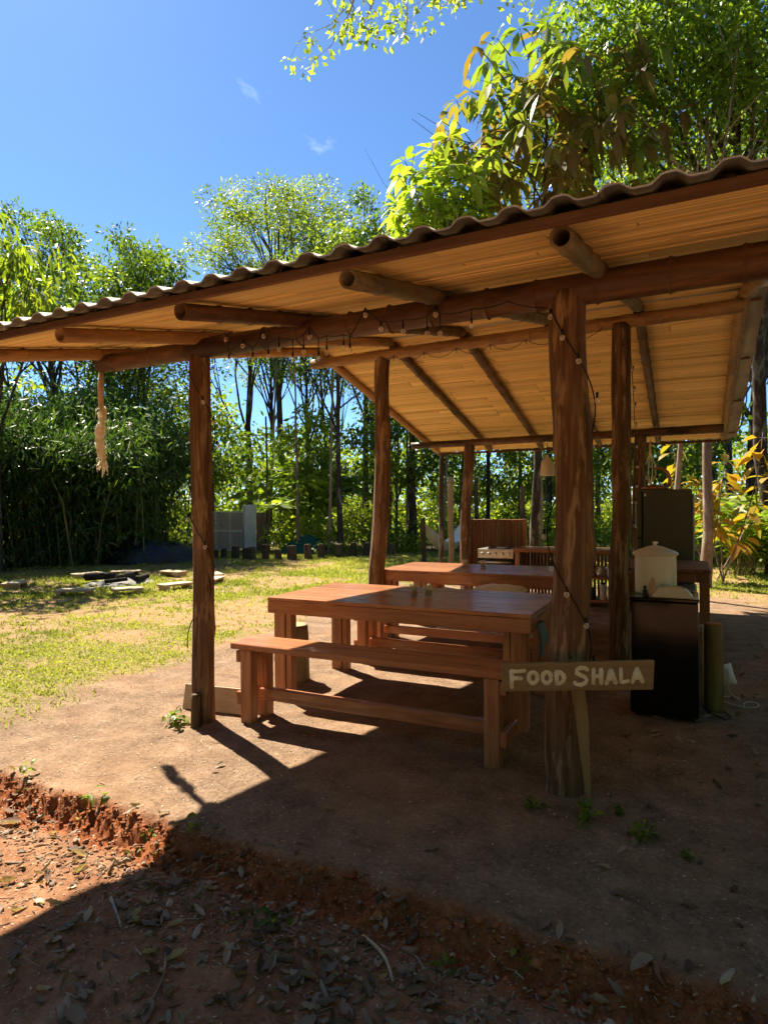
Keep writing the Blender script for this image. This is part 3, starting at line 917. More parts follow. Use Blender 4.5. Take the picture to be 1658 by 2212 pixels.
# ------------------------------------------------------------------ fire circle on the lawn
fire = empty('fire_pit', (-9.85, 8.45, 0), 'burnt-out fire pit with charred logs and ash on the lawn', 'fire pit')
n = 30; X, Y = np.meshgrid(np.linspace(-1, 1, n), np.linspace(-1, 1, n), indexing='ij')
rr_ = np.hypot(X, Y); hz_ = np.clip(1 - rr_, 0, 1) ** .7 * .09 * (.5 + fbm(X * 4, Y * 4, 4)) + .05 * (fbm(X * 14, Y * 14, 2) - .5) * (rr_ < .85) - .02 * (rr_ > .9)
ii = np.arange(n * n).reshape(n, n); ff = np.stack([ii[:-1, :-1], ii[1:, :-1], ii[1:, 1:], ii[:-1, 1:]], -1).reshape(-1, 4)
put('ash_heap', fast_mesh('ash_heap', np.stack([-9.85 + X * .62, 8.45 + Y * .75, hz_ - .004], -1).reshape(-1, 3), ff, MAT['ash'], True), fire)
for i, (a, b, r) in enumerate([((-10.35, 8.1, .13), (-9.85, 8.35, .16), .075), ((-9.7, 9.0, .10), (-9.4, 8.45, .10), .06), ((-10.0, 8.75, .14), (-9.55, 8.6, .20), .05), ((-9.75, 8.05, .08), (-9.45, 8.3, .12), .045), ((-10.25, 8.75, .08), (-9.95, 8.95, .10), .05)]):
    put('charred_log', log_mesh('charred_log', (Vector(b) - Vector(a)).length, r, r * .8, MAT['charcoal'], i + 90, seg=12, wob=.006, rough=.12), fire, axis_matrix(a, b))
SEATS = [(-11.0, 7.15, 'low plank seat farthest left on the lawn'), (-11.1, 8.75, 'low plank seat behind the fire pit, in the shade on the left'), (-9.13, 6.95, 'low plank seat nearest the camera, left of the fire pit front'),
         (-8.50, 7.46, 'low plank seat directly in front of the fire pit'), (-8.25, 8.30, 'low plank seat right of the fire pit, left of the front post'), (-8.20, 9.22, 'nearer of two low plank seats showing right of the front left post'),
         (-8.75, 9.85, 'farther of two low plank seats showing right of the front left post'), (-9.80, 9.80, 'low plank seat behind the fire pit, on the right'), (-10.75, 9.40, 'low plank seat straight behind the fire pit logs')]
for i, (u, v, lab) in enumerate(SEATS):
    a = math.atan2(v - 8.45, u + 9.85) + random.Random(i + 4).uniform(-.25, .25)
    z0 = gz(u, v)
    t = empty('low_seat', (u, v, z0), lab, 'seat', 'low plank seats round the fire pit')
    rot = Matrix.Rotation(a + math.pi / 2, 3, 'Z')
    def pt(x, y, z): return Vector((u, v, z0)) + rot @ Vector((x, y, z))
    wl_ = .58 if i != 3 else .50
    MB().box(pt(0, 0, .095), (wl_, .30, .035), rot, .005).build('board', MAT['pale_wood'], t)
    for s in (-1, 1):
        MB().box(pt(s * (wl_ / 2 - .07), 0, .036), (.06, .27, .082), rot, .004).build('foot', MAT['pale_wood'], t)

# ------------------------------------------------------------------ black fridge and what stands on it
bf = empty('small_fridge', (-.155, 4.64, 0), 'small glossy black fridge standing beside the right middle post', 'fridge')
MB().box((-.155, 4.665, .40), (.400, .40, .74), bev=.008).build('cabinet', MAT['black'], bf)
MB().box((-.155, 4.440, .405), (.408, .038, .745), bev=.010).build('door', MAT['black_gloss'], bf)
MB().box((-.155, 4.64, .788), (.416, .445, .022), bev=.006).build('top_panel', MAT['black_gloss'], bf)
MB().box((-.368, 4.62, .40), (.006, .02, .70)).build('side_trim', MAT['steel'], bf)
MB().box((.030, 4.445, .803), (.035, .03, .012), bev=.003).build('hinge_cap', MAT['fridge_edge'], bf)
for u in (-.32, .01):
    for v in (4.50, 4.82):
        MB().lathe([(.018, -.02), (.018, .035)], (u, v, 0), 10).build('foot', MAT['black'], bf)
wp = empty('enamel_pot', (-.215, 4.70, .80), 'tall cream enamel pot with lid on the black fridge', 'pot')
MB().lathe([(.128, .0), (.133, .01), (.134, .255), (.137, .262), (.137, .268), (.130, .268), (.128, .02), (.002, .015)], (-.215, 4.70, .80), 40).build('body', MAT['enamel'], wp)
lid = MB().lathe([(.146, .262), (.149, .270), (.142, .282), (.128, .290), (.060, .318), (.022, .328), (.002, .329)], (-.215, 4.70, .80), 40).build('lid', MAT['ceramic'], wp)
MB().lathe([(.012, .326), (.010, .338), (.019, .345), (.019, .352), (.002, .355)], (-.215, 4.70, .80), 20).build('knob', MAT['enamel'], lid)
tr = MB()
def frustum(mb, c, a, b, h, inset):
    x, y = a / 2, b / 2; x2, y2 = x - inset, y - inset
    V_ = [(-x, -y, 0), (x, -y, 0), (x, y, 0), (-x, y, 0), (-x, -y, .008), (x, -y, .008), (x, y, .008), (-x, y, .008), (-x2, -y2, h - .006), (x2, -y2, h - .006), (x2, y2, h - .006), (-x2, y2, h - .006), (-x2 + .006, -y2 + .006, h), (x2 - .006, -y2 + .006, h), (x2 - .006, y2 - .006, h), (-x2 + .006, y2 - .006, h)]
    F_ = [(3, 2, 1, 0), (12, 13, 14, 15)]
    for k in range(3):
        for j in range(4):
            j2 = (j + 1) % 4; F_.append((k * 4 + j, k * 4 + j2, k * 4 + 4 + j2, k * 4 + 4 + j))
    return mb.add([Vector(c) + Vector(p) for p in V_], F_)
tray = empty('baking_tray', (-.105, 4.525, .80), 'beige tray turned upside down on the black fridge', 'tray')
frustum(tr, (-.105, 4.525, .8005), .245, .165, .058, .038).build('body', MAT['ceramic'], tray)
frustum(MB(), (-.105, 4.525, .8580), .120, .070, .003, .002).build('base_ridge', MAT['ceramic'], tray)
mb = MB(); rs_ = random.Random(8)
prof = [(-.018, 0), (.018, 0), (.020, .06), (.016, .118), (.0, .130), (-.012, .120), (-.020, .085), (-.024, .06), (-.016, .04), (-.021, .02)]
V_ = [(-.222 + a, 4.462, .80 + b) for a, b in prof] + [(-.222 + a * .9, 4.482, .80 + b * .97) for a, b in prof]
n = len(prof)
mb.add(V_, [tuple(range(n)), tuple(reversed(range(n, 2 * n)))] + [((k + 1) % n, k, n + k, n + (k + 1) % n) for k in range(n)])
tag(mb.build('stone_slab', MAT['stone']), 'pale rough stone slab standing upright on the black fridge', 'stone')
bt = empty('small_bottle', (-.268, 4.47, .80), 'tiny black bottle beside the stone slab on the fridge', 'bottle')
MB().lathe([(.014, 0), (.015, .004), (.015, .04), (.008, .05), (.008, .056)], (-.268, 4.47, .80), 14).build('body', MAT['black'], bt)
MB().lathe([(.0095, .0565), (.0095, .070), (.002, .071)], (-.268, 4.47, .80), 14).build('cap', MAT['black_gloss'], bt)

# upright logs, bag and cable by the fridge
lg = empty('upright_log', (.145, 4.80, 0), 'short greenish log with orange cut top beside the black fridge', 'log')
put('bark', log_mesh('bark', .62, .064, .057, MAT['green_bamboo'], 44, seg=20, wob=.002, rough=.04, knots=0), lg, Matrix.Translation((.145, 4.80, -.03)))
put('cut_top', MB().lathe([(.056, .0), (.052, .006), (.002, .008)], (0, 0, 0), 20).mesh('cut_top', MAT['orange_cut']), lg, Matrix.Translation((.147, 4.80, .590)))
tag(put('thin_pole', log_mesh('thin_pole', .58, .018, .016, MAT['pale_wood'], 45, seg=10, wob=.002, rough=.05), None, Matrix.Translation((.070, 4.90, -.02))), 'thin pale pole standing between the black fridge and the log', 'pole')
bag = cushion_mesh('plastic_bag', .09, .15, .13, MAT['white'], 9, 1.5)
tag(put('plastic_bag', bag, None, Matrix.Translation((.235, 5.02, .20)) @ Matrix.Rotation(R(70), 4, 'X') @ Matrix.Rotation(R(15), 4, 'Z')), 'crumpled white plastic bag hanging behind the upright log', 'bag')
cb = MB(); pts = []
for k in range(40):
    t = k / 39; a = t * 2 * math.pi * 1.5
    pts.append((.22 + .19 * t + .10 * math.cos(a) * (1 - .3 * t), 5.10 + .09 * math.sin(a) - .12 * t, gz(.3, 5.1) + .006 + .003 * math.sin(a * 2)))
pts = [(.235, 5.02, .16), (.25, 5.03, .07)] + pts
cb.tube(pts, .0038, 6)
tag(cb.build('white_cable', MAT['cord_white']), 'thin white cable looped on the ground near the bag', 'cable')
cb = MB(); pts = [(.05, 4.82, .05), (.10, 4.70, .012), (.20, 4.58, .008), (.24, 4.66, .008), (.20, 4.78, .008), (.12, 4.9, .01)]
sm = []
for k in range(len(pts) - 1):
    for s in range(6): sm.append(Vector(pts[k]).lerp(Vector(pts[k + 1]), s / 6))
cb.tube(sm, .004, 6)
tag(cb.build('power_cord', MAT['wire']), 'dark power cord lying behind the black fridge', 'cable')

# ------------------------------------------------------------------ tall fridge and side table
fr = empty('tall_fridge', (-.235, 7.98, 0), 'tall olive-grey fridge seen from its side behind the side table', 'fridge')
MB().box((-.225, 7.98, .82), (.51, .56, 1.54), bev=.012).build('cabinet', MAT['fridge'], fr)
for z0, z1 in ((.07, 1.02), (1.035, 1.585)):
    d_o = MB().box((-.520, 7.98, (z0 + z1) / 2), (.060, .565, z1 - z0), bev=.012).build('door', MAT['fridge'], fr)
    MB().box((-.557, 7.76, (z0 + z1) / 2), (.012, .03, min(.4, (z1 - z0) * .6)), bev=.004).build('handle', MAT['fridge_edge'], d_o)
MB().box((.042, 7.98, .83), (.020, .50, 1.42), bev=.005).build('painted_sunlit_edge', MAT['fridge_edge'], fr)  # pale strip: sunlight on the fridge's right edge put into the colour
MB().box((-.455, 7.698, 1.53), (.022, .004, .032)).build('sticker', MAT['white'], fr)
for u in (-.43, -.02):
    for v in (7.75, 8.2): MB().lathe([(.02, -.02), (.02, .06)], (u, v, 0), 10).build('foot', MAT['black'], fr)
st = empty('side_table', (-.25, 7.05, 0), 'dark wooden side table between the black fridge and the tall fridge', 'table')
for i in range(5):
    MB().box((-.245, 6.50 + .22 * i + .11, .783 + .0008 * (i % 2)), (.84, .216, .034), bev=.003).build('plank', MAT['slat'], st)
for v in (6.535, 7.565): MB().box((-.245, v, .72), (.80, .025, .086), bev=.002).build('apron', MAT['slat'], st)
for u in (-.62, .130):
    for v in (6.56, 7.54): MB().box((u, v, .37), (.075, .07, .78), bev=.004).build('leg', MAT['slat'], st)
bx = empty('storage_box', (-.12, 6.95, 0), 'grey lidded storage box under the side table', 'box')
MB().box((-.12, 6.95, .27), (.34, .46, .54), bev=.015).build('body', MAT['ceramic'], bx)
MB().box((-.12, 6.95, .565), (.365, .485, .045), bev=.012).build('lid', MAT['fridge_edge'], bx)
wt = empty('wooden_basket', (-.33, 7.90, 1.592), 'reddish wooden basket with a curved handle on the tall fridge', 'basket')
MB().lathe([(.13, 0), (.145, .004), (.150, .03), (.142, .03), (.13, .012), (.002, .010)], (-.36, 7.90, 1.592), 28).build('tray', MAT['table'], wt)
MB().lathe([(.09, .031), (.10, .033), (.10, .052), (.092, .052), (.085, .042), (.002, .04)], (-.37, 7.90, 1.592), 28).build('rim', MAT['table'], wt)
mb = MB(); pts = [(-.235, 7.9, 1.61), (-.205, 7.9, 1.66), (-.20, 7.9, 1.72), (-.225, 7.9, 1.79), (-.275, 7.9, 1.835), (-.34, 7.9, 1.845), (-.40, 7.9, 1.848)]
mb.tube(pts, [.022, .022, .021, .020, .018, .014, .009], 10); mb.build('handle', MAT['table'], wt)

# ------------------------------------------------------------------ kitchen along the back
stv = empty('gas_stove', (-2.59, 9.25, 0), 'steel gas stove with five round knobs before the slatted screen', 'stove')
MB().box((-2.59, 9.27, .37), (.545, .50, .70), bev=.008).build('body', MAT['black'], stv)
MB().box((-2.59, 9.012, .705), (.545, .022, .125), bev=.006).build('control_panel', MAT['steel'], stv)
ov = MB().box((-2.59, 9.008, .37), (.535, .025, .50), bev=.006).build('oven_door', MAT['black_gloss'], stv)
MB().tube([(-2.84, 8.965, .588), (-2.34, 8.965, .588)], .014, 12).build('handle', MAT['steel'], ov)
MB().box((-2.59, 9.26, .772), (.55, .51, .022), bev=.005).build('hob', MAT['steel'], stv)
for k in range(5):
    m = bpy.data.objects.new('knob', MB().lathe([(.024, 0), (.024, .016), (.020, .024), (.002, .025)], (0, 0, 0), 18).mesh('knob', MAT['white']))
    link(m, stv); m.matrix_basis = Matrix.Translation((-2.79 + k * .10, 9.0, .712)) @ Matrix.Rotation(R(90), 4, 'X')
for u in (-2.73, -2.45):
    for v in (9.16, 9.36):
        MB().lathe([(.05, .784), (.05, .792), (.03, .80), (.002, .80)], (u, v, 0), 18).build('burner', MAT['black'], stv)
scr = empty('slatted_screen', (-2.70, 9.62, 0), 'upright screen of dark wooden slats behind the stove', 'screen')
rs_ = random.Random(2)
for k in range(20):
    u = -3.13 + k * .0425
    MB().box((u, 9.62, .66 + rs_.uniform(-.008, .008)), (.036 + rs_.uniform(-.006, .003), .016, 1.08), Matrix.Rotation(rs_.uniform(-.008, .008), 3, 'Y')).build('slat', MAT['slat'], scr)
for u in (-3.175, -2.295): MB().box((u, 9.612, .60), (.05, .05, 1.24), bev=.004).build('upright', MAT['leg'], scr)
for z in (1.19, .16): MB().box((-2.735, 9.642, z), (.90, .024, .045), bev=.003).build('rail', MAT['leg'], scr)
for k in range(7):
    MB().box((-3.175, 9.56 - .045 * k - .03, .66), (.016, .038, 1.10)).build('slat', MAT['slat'], scr)
MB().box((-3.175, 9.20, .60), (.055, .06, 1.24), bev=.004).build('upright', MAT['leg'], scr)
kc = empty('kitchen_counter', (-1.58, 9.25, 0), 'wooden kitchen counter with open shelves right of the stove', 'counter')
MB().box((-1.58, 9.24, .775), (1.45, .56, .055), bev=.004).build('worktop', MAT['table'], kc)
MB().box((-1.58, 9.27, .400), (1.36, .46, .030), bev=.003).build('shelf', MAT['table'], kc)
MB().box((-1.58, 9.27, .080), (1.36, .46, .030), bev=.003).build('shelf', MAT['table'], kc)
for u in (-2.255, -.905):
    for v in (9.0, 9.48): MB().box((u, v, .36), (.07, .07, .775), bev=.004).build('leg', MAT['leg'], kc)
for k in range(26):
    MB().box((-2.22 + k * .0510, 9.53, .40), (.040 + rs_.uniform(-.008, .004), .014, .72), Matrix.Rotation(rs_.uniform(-.01, .01), 3, 'Y')).build('slat', MAT['slat'], kc)
def jar(u, v, z, r, h, mat, lidmat, label, name='jar', cat='jar'):
    t = empty(name, (u, v, z), label, cat, 'kitchenware on the counter shelves')
    MB().lathe([(r * .9, 0), (r, h * .06), (r, h * .78), (r * .8, h * .88), (r * .8, h * .9)], (u, v, z), 18).build('body', mat, t)
    MB().lathe([(r * .88, h * .905), (r * .88, h), (.002, h * 1.005)], (u, v, z), 18).build('lid', lidmat, t)
jar(-1.265, 9.15, .4165, .055, .13, MAT['terracotta'], MAT['pale_wood'], 'yellow cup holding spoons on the middle counter shelf', 'utensil_cup', 'cup')
jar(-1.115, 9.16, .4165, .085, .14, MAT['steel'], MAT['steel'], 'wide steel cooking pot on the middle counter shelf', 'cooking_pot', 'pot')
jar(-1.005, 9.13, .4165, .032, .13, MAT['enamel'], MAT['ceramic'], 'narrow white jar right of the steel pot on the shelf')
mb = MB()
for k in range(6):
    a = k * 1.05; mb.tube([(-1.265 + .02 * math.cos(a), 9.15 + .02 * math.sin(a), .54), (-1.265 + .045 * math.cos(a), 9.15 + .045 * math.sin(a), .64 + .01 * (k % 3))], .006, 6)
tag(mb.build('wooden_spoons', MAT['leg']), 'bundle of wooden spoons sticking out of the yellow cup', 'spoons')
for k, (u, r, h, m1, lab) in enumerate([(-1.215, .036, .17, 'black', 'dark bottle leftmost on the bottom counter shelf'), (-1.090, .045, .24, 'enamel', 'tall white flask on the bottom counter shelf'), (-.995, .040, .19, 'ceramic', 'beige jar rightmost on the bottom counter shelf'), (-1.32, .05, .10, 'enamel', 'low white bowl on the bottom counter shelf')]):
    jar(u, 9.14, .096, r, h, MAT[m1], MAT['black'], lab, 'bottle' if r < .05 else 'bowl', 'bottle' if r < .05 else 'bowl')
pl = empty('pendant_lamp', (-1.82, 9.0, 1.85), 'white bell-shaped pendant lamp hanging from the back beam', 'lamp')
MB().lathe([(.098, 0), (.102, .003), (.096, .12), (.085, .19), (.045, .235), (.020, .262), (.018, .30), (.015, .30), (.035, .23), (.078, .185), (.090, .12), (.095, .003)], (-1.82, 9.0, 1.85), 26).build('lamp_shade', MAT['cloth'], pl)
MB().tube([(-1.82, 9.0, 2.13), (-1.82, 9.0, 2.36)], .004, 6).build('cord', MAT['wire'], pl)
MB().lathe([(.035, 2.327), (.035, 2.336), (.002, 2.337)], (-1.82, 9.0, 0), 16).build('ceiling_rose', MAT['white'], pl)
hg = empty('rope_plant_hanger', (-.50, 9.70, 1.75), 'knotted pale rope hanger dangling from the back eave', 'hanger')
for k in range(4):
    a = k * math.pi / 2 + .4
    pts = [(-.50, 9.70, 2.36), (-.50 + .012 * math.cos(a), 9.70 + .012 * math.sin(a), 2.15), (-.50 + .07 * math.cos(a), 9.70 + .07 * math.sin(a), 1.98), (-.50 + .075 * math.cos(a), 9.70 + .075 * math.sin(a), 1.85), (-.50, 9.70, 1.72)]
    MB().tube(pts, .007, 6).build('strand', MAT['macrame'], hg)
MB().ball((-.50, 9.70, 1.71), .02, 10, 8).build('knot', MAT['macrame'], hg)
MB().tube([(-.50, 9.70, 1.70), (-.495, 9.70, 1.55)], [.018, .026], 8).build('tassel', MAT['macrame'], hg)

# ------------------------------------------------------------------ twisted husk hanging from the beam's left end
hk = empty('hanging_husk', (-3.79, 3.11, 1.64), 'long cream dried husk hanging from the left end of the front beam', 'hanging')
rs_ = random.Random(12)
MB().tube([(-3.785, 3.115, 2.42), (-3.79, 3.11, 2.28), (-3.788, 3.11, 2.12)], [.016, .022, .018], 9).build('stem', MAT['pale_wood'], hk)
mb = MB()
pts, rad = [], []
for k in range(22):
    t = k / 21; pts.append((-3.79 + .012 * math.sin(t * 9), 3.11 + .012 * math.cos(t * 8), 2.15 - t * .51)); rad.append((.017 + .009 * math.sin(math.pi * t) + .005 * math.sin(t * 23)) * (1 - t ** 4) + .003)
mb.tube(pts, rad, 12); mb.build('core', MAT['macrame'], hk)
mb = MB()
for k in range(190):
    t = rs_.random(); a = rs_.uniform(0, 6.28); z = 2.16 - t * .44
    b = Vector((-3.79 + .012 * math.sin(t * 9) + .016 * math.cos(a), 3.11 + .016 * math.sin(a), z)); o = Vector((math.cos(a), math.sin(a), 0))
    L = rs_.uniform(.03, .075); w = rs_.uniform(.003, .008); sd = Vector((-o.y, o.x, 0)) * w
    mid = b + o * L * .35 + Vector((0, 0, -L * .4)); tip = b + o * L * rs_.uniform(.1, .5) + Vector((0, 0, -L))
    mb.add([b - sd * .6, b + sd * .6, mid + sd, mid - sd, tip], [(0, 1, 2, 3), (3, 2, 4)])
mb.build('frayed_bracts', MAT['macrame'], hk)

# ------------------------------------------------------------------ string lights
def bulbs(parent, pts):
    me = MB(); me.ball((0, 0, -.020), .0128, 12, 8, (1, 1, 1.15)); gm = me.mesh('bulb', MAT['bulb'])
    sm_ = MB().lathe([(.0055, -.008), (.0065, .016), (.003, .020)], (0, 0, 0), 8).mesh('socket', MAT['wire'])
    for p in pts:
        b = put('bulb', gm, parent, Matrix.Translation(p))
        put('socket', sm_, b, Matrix.Translation(p))
def smooth_path(pts, sub=6, sag=0.0):
    out = []
    for k in range(len(pts) - 1):
        a, b = Vector(pts[k]), Vector(pts[k + 1])
        for s in range(sub):
            t = s / sub; p = a.lerp(b, t); p.z -= sag * 4 * t * (1 - t) * (b - a).length; out.append(p)
    out.append(Vector(pts[-1])); return out
BP = [(-2.565, 2.474), (-2.541, 2.34), (-2.436, 2.418), (-2.36, 2.329), (-2.276, 2.457), (-2.244, 2.332), (-2.167, 2.365), (-2.07, 2.298), (-1.994, 2.329), (-1.953, 2.409), (-1.894, 2.283), (-1.839, 2.308), (-1.729, 2.32), (-1.688, 2.302), (-1.59, 2.483), (-1.495, 2.394), (-1.364, 2.364), (-1.226, 2.334), (-1.178, 2.426), (-1.153, 2.325), (-.984, 2.341)]
sl = empty('string_lights', (-1.7, 3.02, 2.35), 'string of clear bulbs draped along the front bamboo beam', 'string lights', 'strings of clear bulbs')
tops = [(u, 3.02, max(z + .022, .55 * z + .45 * 2.46 - .02 * math.sin(u * 7))) for u, z in BP]
MB().tube(smooth_path([(-2.72, 3.05, 2.50)] + tops + [(-.80, 3.03, 2.42), (-.62, 3.02, 2.36)], 5, .06), .0032, 5).build('wire', MAT['wire'], sl)
for (u, z), tp in zip(BP, tops):
    MB().tube([tp, (u, 3.02, z + .012)], .0028, 5).build('lead', MAT['wire'], sl)
bulbs(sl, [(u, 3.02, z) for u, z in BP])
def helix(name, c, r, z0, z1, turns, a0, bz, label, rs0=0):
    t = empty(name, (c[0], c[1], z1), label, 'string lights', 'strings of clear bulbs')
    n = 60; pts = []
    for k in range(n + 1):
        s = k / n; a = a0 + turns * 2 * math.pi * s
        pts.append((c[0] + (c[2] - c[0]) * (z0 + (z1 - z0) * s) / 2.4 + r * math.cos(a), c[1] + r * math.sin(a), z0 + (z1 - z0) * s))
    MB().tube(pts, .0035, 5).build('wire', MAT['wire'], t)
    out = []
    for k in bz:
        p = Vector(pts[int(k * n)]); o = Vector((p.x - c[0], p.y - c[1], 0)).normalized(); out.append(p + o * .016 + Vector((0, 0, -.01)))
    bulbs(t, out)
helix('string_lights', (-.555, 3.13, -.50), .108, 2.38, .60, 1.55, R(205), [.02, .09, .16, .26, .38, .52, .63, .70, .78, .86, .97], 'string of clear bulbs spiralling down the big front right post')
helix('string_lights', (-2.905, 3.13, -2.855), .084, 2.3, .5, 2.0, R(240), [.1, .17, .25, .33, .42, .52, .62], 'string of clear bulbs spiralling down the front left post')
helix('string_lights', (-.56, 6.05, -.53), .098, 2.9, .75, .35, R(-60), [.12, .2, .28, .36, .44, .52, .6, .68, .78, .88, .97], 'string of clear bulbs hanging down the right middle post')
sl = empty('string_lights', (-1.9, 5.97, 3.0), 'string of clear bulbs looped along the ridge beam', 'string lights', 'strings of clear bulbs')
RB = [(-2.8, 2.99), (-2.45, 2.985), (-2.1, 2.99), (-1.75, 2.98), (-1.4, 2.985), (-1.05, 2.99)]
MB().tube(smooth_path([(-2.95, 5.95, 3.03)] + [(u, 5.955, z + .03) for u, z in RB] + [(-.7, 5.95, 3.03)], 6, .22), .0032, 5).build('wire', MAT['wire'], sl)
bulbs(sl, [(u, 5.955, z) for u, z in RB])

# ------------------------------------------------------------------ bits at the foot of the left post
lb = MB(); rot = Matrix.Rotation(R(8), 3, 'Z') @ Matrix.Rotation(R(-14), 3, 'X')
lb.box((-2.98, 3.335, .085), (.46, .022, .17), rot, .003)
tag(lb.build('leaning_board', MAT['pale_wood']), 'pale board leaning behind the foot of the front left post', 'board')
sb = put('broken_stake', log_mesh('broken_stake', .24, .034, .028, MAT['stump_bark'], 71, seg=12, wob=.004, rough=.2, knots=2), None, axis_matrix((-2.865, 3.035, -.03), (-2.87, 3.045, .20)))
tag(sb, 'short grey broken stake against the front left post', 'stake')

# ------------------------------------------------------------------ far side of the lawn
gt = empty('garden_gate', (-13.9, 16.5, 0), 'white-framed gate with grey wood panels at the end of the lawn', 'gate')
ga, gb = Vector((-14.75, 16.05, 0)), Vector((-13.45, 16.68, 0)); gd = (gb - ga).normalized(); grot = Matrix((gd, Vector((-gd.y, gd.x, 0)), Vector((0, 0, 1)))).transposed(); GLn = (gb - ga).length
for k in range(3):
    for j in range(2):
        MB().box(ga + gd * (GLn * (k + .5) / 3) + Vector((0, 0, .36 + j * .64)), (GLn / 3 - .05, .03, .585), grot).build('panel', MAT['grey_wood'], gt)
for k in range(4): MB().box(ga + gd * (GLn * k / 3) + Vector((0, 0, .66)), (.05, .06, 1.36), grot, .004).build('upright', MAT['white'], gt)
for z in (.03, .68, 1.32): MB().box(ga + gd * (GLn / 2) + Vector((0, 0, z)), (GLn - .06, .045, .05), grot, .003).build('rail', MAT['white'], gt)
wc = empty('white_cabinet', (-13.12, 16.5, 0), 'tall white cabinet standing beside the garden gate', 'cabinet')
crot = Matrix.Rotation(R(52), 3, 'Z')
MB().box((-13.12, 16.52, .80), (.40, .30, 1.52), crot, .008).build('body', MAT['white'], wc)
MB().box(Vector((-13.12, 16.52, .80)) + crot @ Vector((0, -.157, 0)), (.37, .012, 1.46), crot, .004).build('door', MAT['white'], wc)
MB().box(Vector((-13.12, 16.52, .42)) + crot @ Vector((.1, -.168, 0)), (.05, .01, .09), crot).build('label_plate', MAT['steel'], wc)
MB().box((-13.12, 16.52, .02), (.42, .32, .07), crot).build('plinth', MAT['stone'], wc)
bd = empty('brown_side_door', (-12.75, 16.9, 0), 'narrow brown wooden door right of the white cabinet', 'door')
for k in range(3): MB().box(Vector((-12.80, 16.85, .64)) + gd * (k * .15 - .15), (.145, .035, 1.30), grot).build('plank', MAT['brown_wood'], bd)
for z in (.2, 1.05): MB().box(Vector((-12.80, 16.82, z)), (.46, .03, .07), grot).build('brace', MAT['brown_wood'], bd)
for i, (u, v, h, r, m, lab) in enumerate([(-12.22, 16.3, 4.4, .03, 'bark', 'thin dark pole standing right of the brown door'), (-4.81, 13.24, 2.1, .065, 'cut', 'pale bare post nearest the hammock'), (-6.05, 14.55, 1.13, .06, 'stump_bark', 'short grey post left of the hammock'), (-3.61, 14.94, 1.91, .06, 'stump_bark', 'grey post right of the slatted screen'), (-3.21, 15.15, 2.36, .045, 'stump_bark_mossy', 'slim tall grey post behind the counter')]):
    tag(put('garden_post', log_mesh('garden_post', h + .1, r * 1.05, r, MAT[m], 200 + i, seg=12, ring=.15, wob=.02, rough=.06), None, Matrix.Translation((u, v, -.1))), lab, 'post')
# tarp heap
n = 46; X, Y = np.meshgrid(np.linspace(-1, 1, n), np.linspace(-1, 1, n), indexing='ij')
e = np.clip(1 - (np.abs(X) ** 2.4 + np.abs(Y) ** 2.4), 0, 1) ** .55
hh = e * (.42 + .62 * (fbm(X * 1.4 + 3, Y * 1.4 + 8, 2) - .3)) * (1 - .35 * X) + .30 * np.abs(fbm(X * 3.2 + Y * 2, Y * 3 - X * 1.5, 3) - .5) * (e > .02)
ca, sa = math.cos(R(47)), math.sin(R(47))
ii = np.arange(n * n).reshape(n, n); ff = np.stack([ii[:-1, :-1], ii[1:, :-1], ii[1:, 1:], ii[:-1, 1:]], -1).reshape(-1, 4)
P3 = np.stack([-12.95 + X * 1.25 * ca - Y * .7 * sa, 12.35 + X * 1.25 * sa + Y * .7 * ca, hh - .02], -1).reshape(-1, 3)
tag(put('tarp_heap', fast_mesh('tarp_heap', P3, ff, MAT['tarp'], False)), 'heap under a black plastic tarp at the foot of the thicket', 'tarp')
P3 = np.stack([-11.0 + X * .55, 16.5 + Y * .4 + .25 * X, np.clip(1 - np.abs(Y), 0, 1) * (.42 + .18 * np.sin(X * 2 + 1)) + .05 * (fbm(X * 5, Y * 5, 3) - .5)], -1).reshape(-1, 3)
tag(put('green_net_cover', fast_mesh('green_net_cover', P3, ff, MAT['green_net'], False)), 'low green shade net behind the row of stumps', 'net')
# hammock
hm = empty('hammock', (-6.1, 16.2, .2), 'white cloth hammock slung low between posts beyond the shelter', 'hammock')
A, B = Vector((-6.10, 14.60, 1.02)), Vector((-5.75, 17.4, 1.2))
n, m = 30, 9; P3 = []
for i in range(n):
    t = i / (n - 1); w = .45 * math.sin(math.pi * t) ** .6 + .02
    for j in range(m):
        s = j / (m - 1) * 2 - 1
        p = A.lerp(B, t); p.z -= 3.4 * t * (1 - t) * 1.05; p.x += s * w * .55; p.z += s * s * w * .5 + .02 * math.sin(j * 2.2 + i * .6)
        P3.append(tuple(p))
ii = np.arange(n * m).reshape(n, m); ff = np.stack([ii[:-1, :-1], ii[1:, :-1], ii[1:, 1:], ii[:-1, 1:]], -1).reshape(-1, 4)
put('cloth', fast_mesh('cloth', P3, ff, MAT['white'], True), hm)
for a, b in ((A, Vector((-6.05, 14.56, 1.08))), (B, Vector((-5.72, 17.75, 1.5)))):
    MB().tube([a, b], .012, 6).build('rope', MAT['macrame'], hm)
tag(put('garden_post', log_mesh('garden_post', 2.4, .07, .06, MAT['stump_bark'], 231, seg=12, ring=.15, wob=.02, rough=.06), None, Matrix.Translation((-5.72, 17.82, -.1))), 'grey post holding the far end of the hammock', 'post')
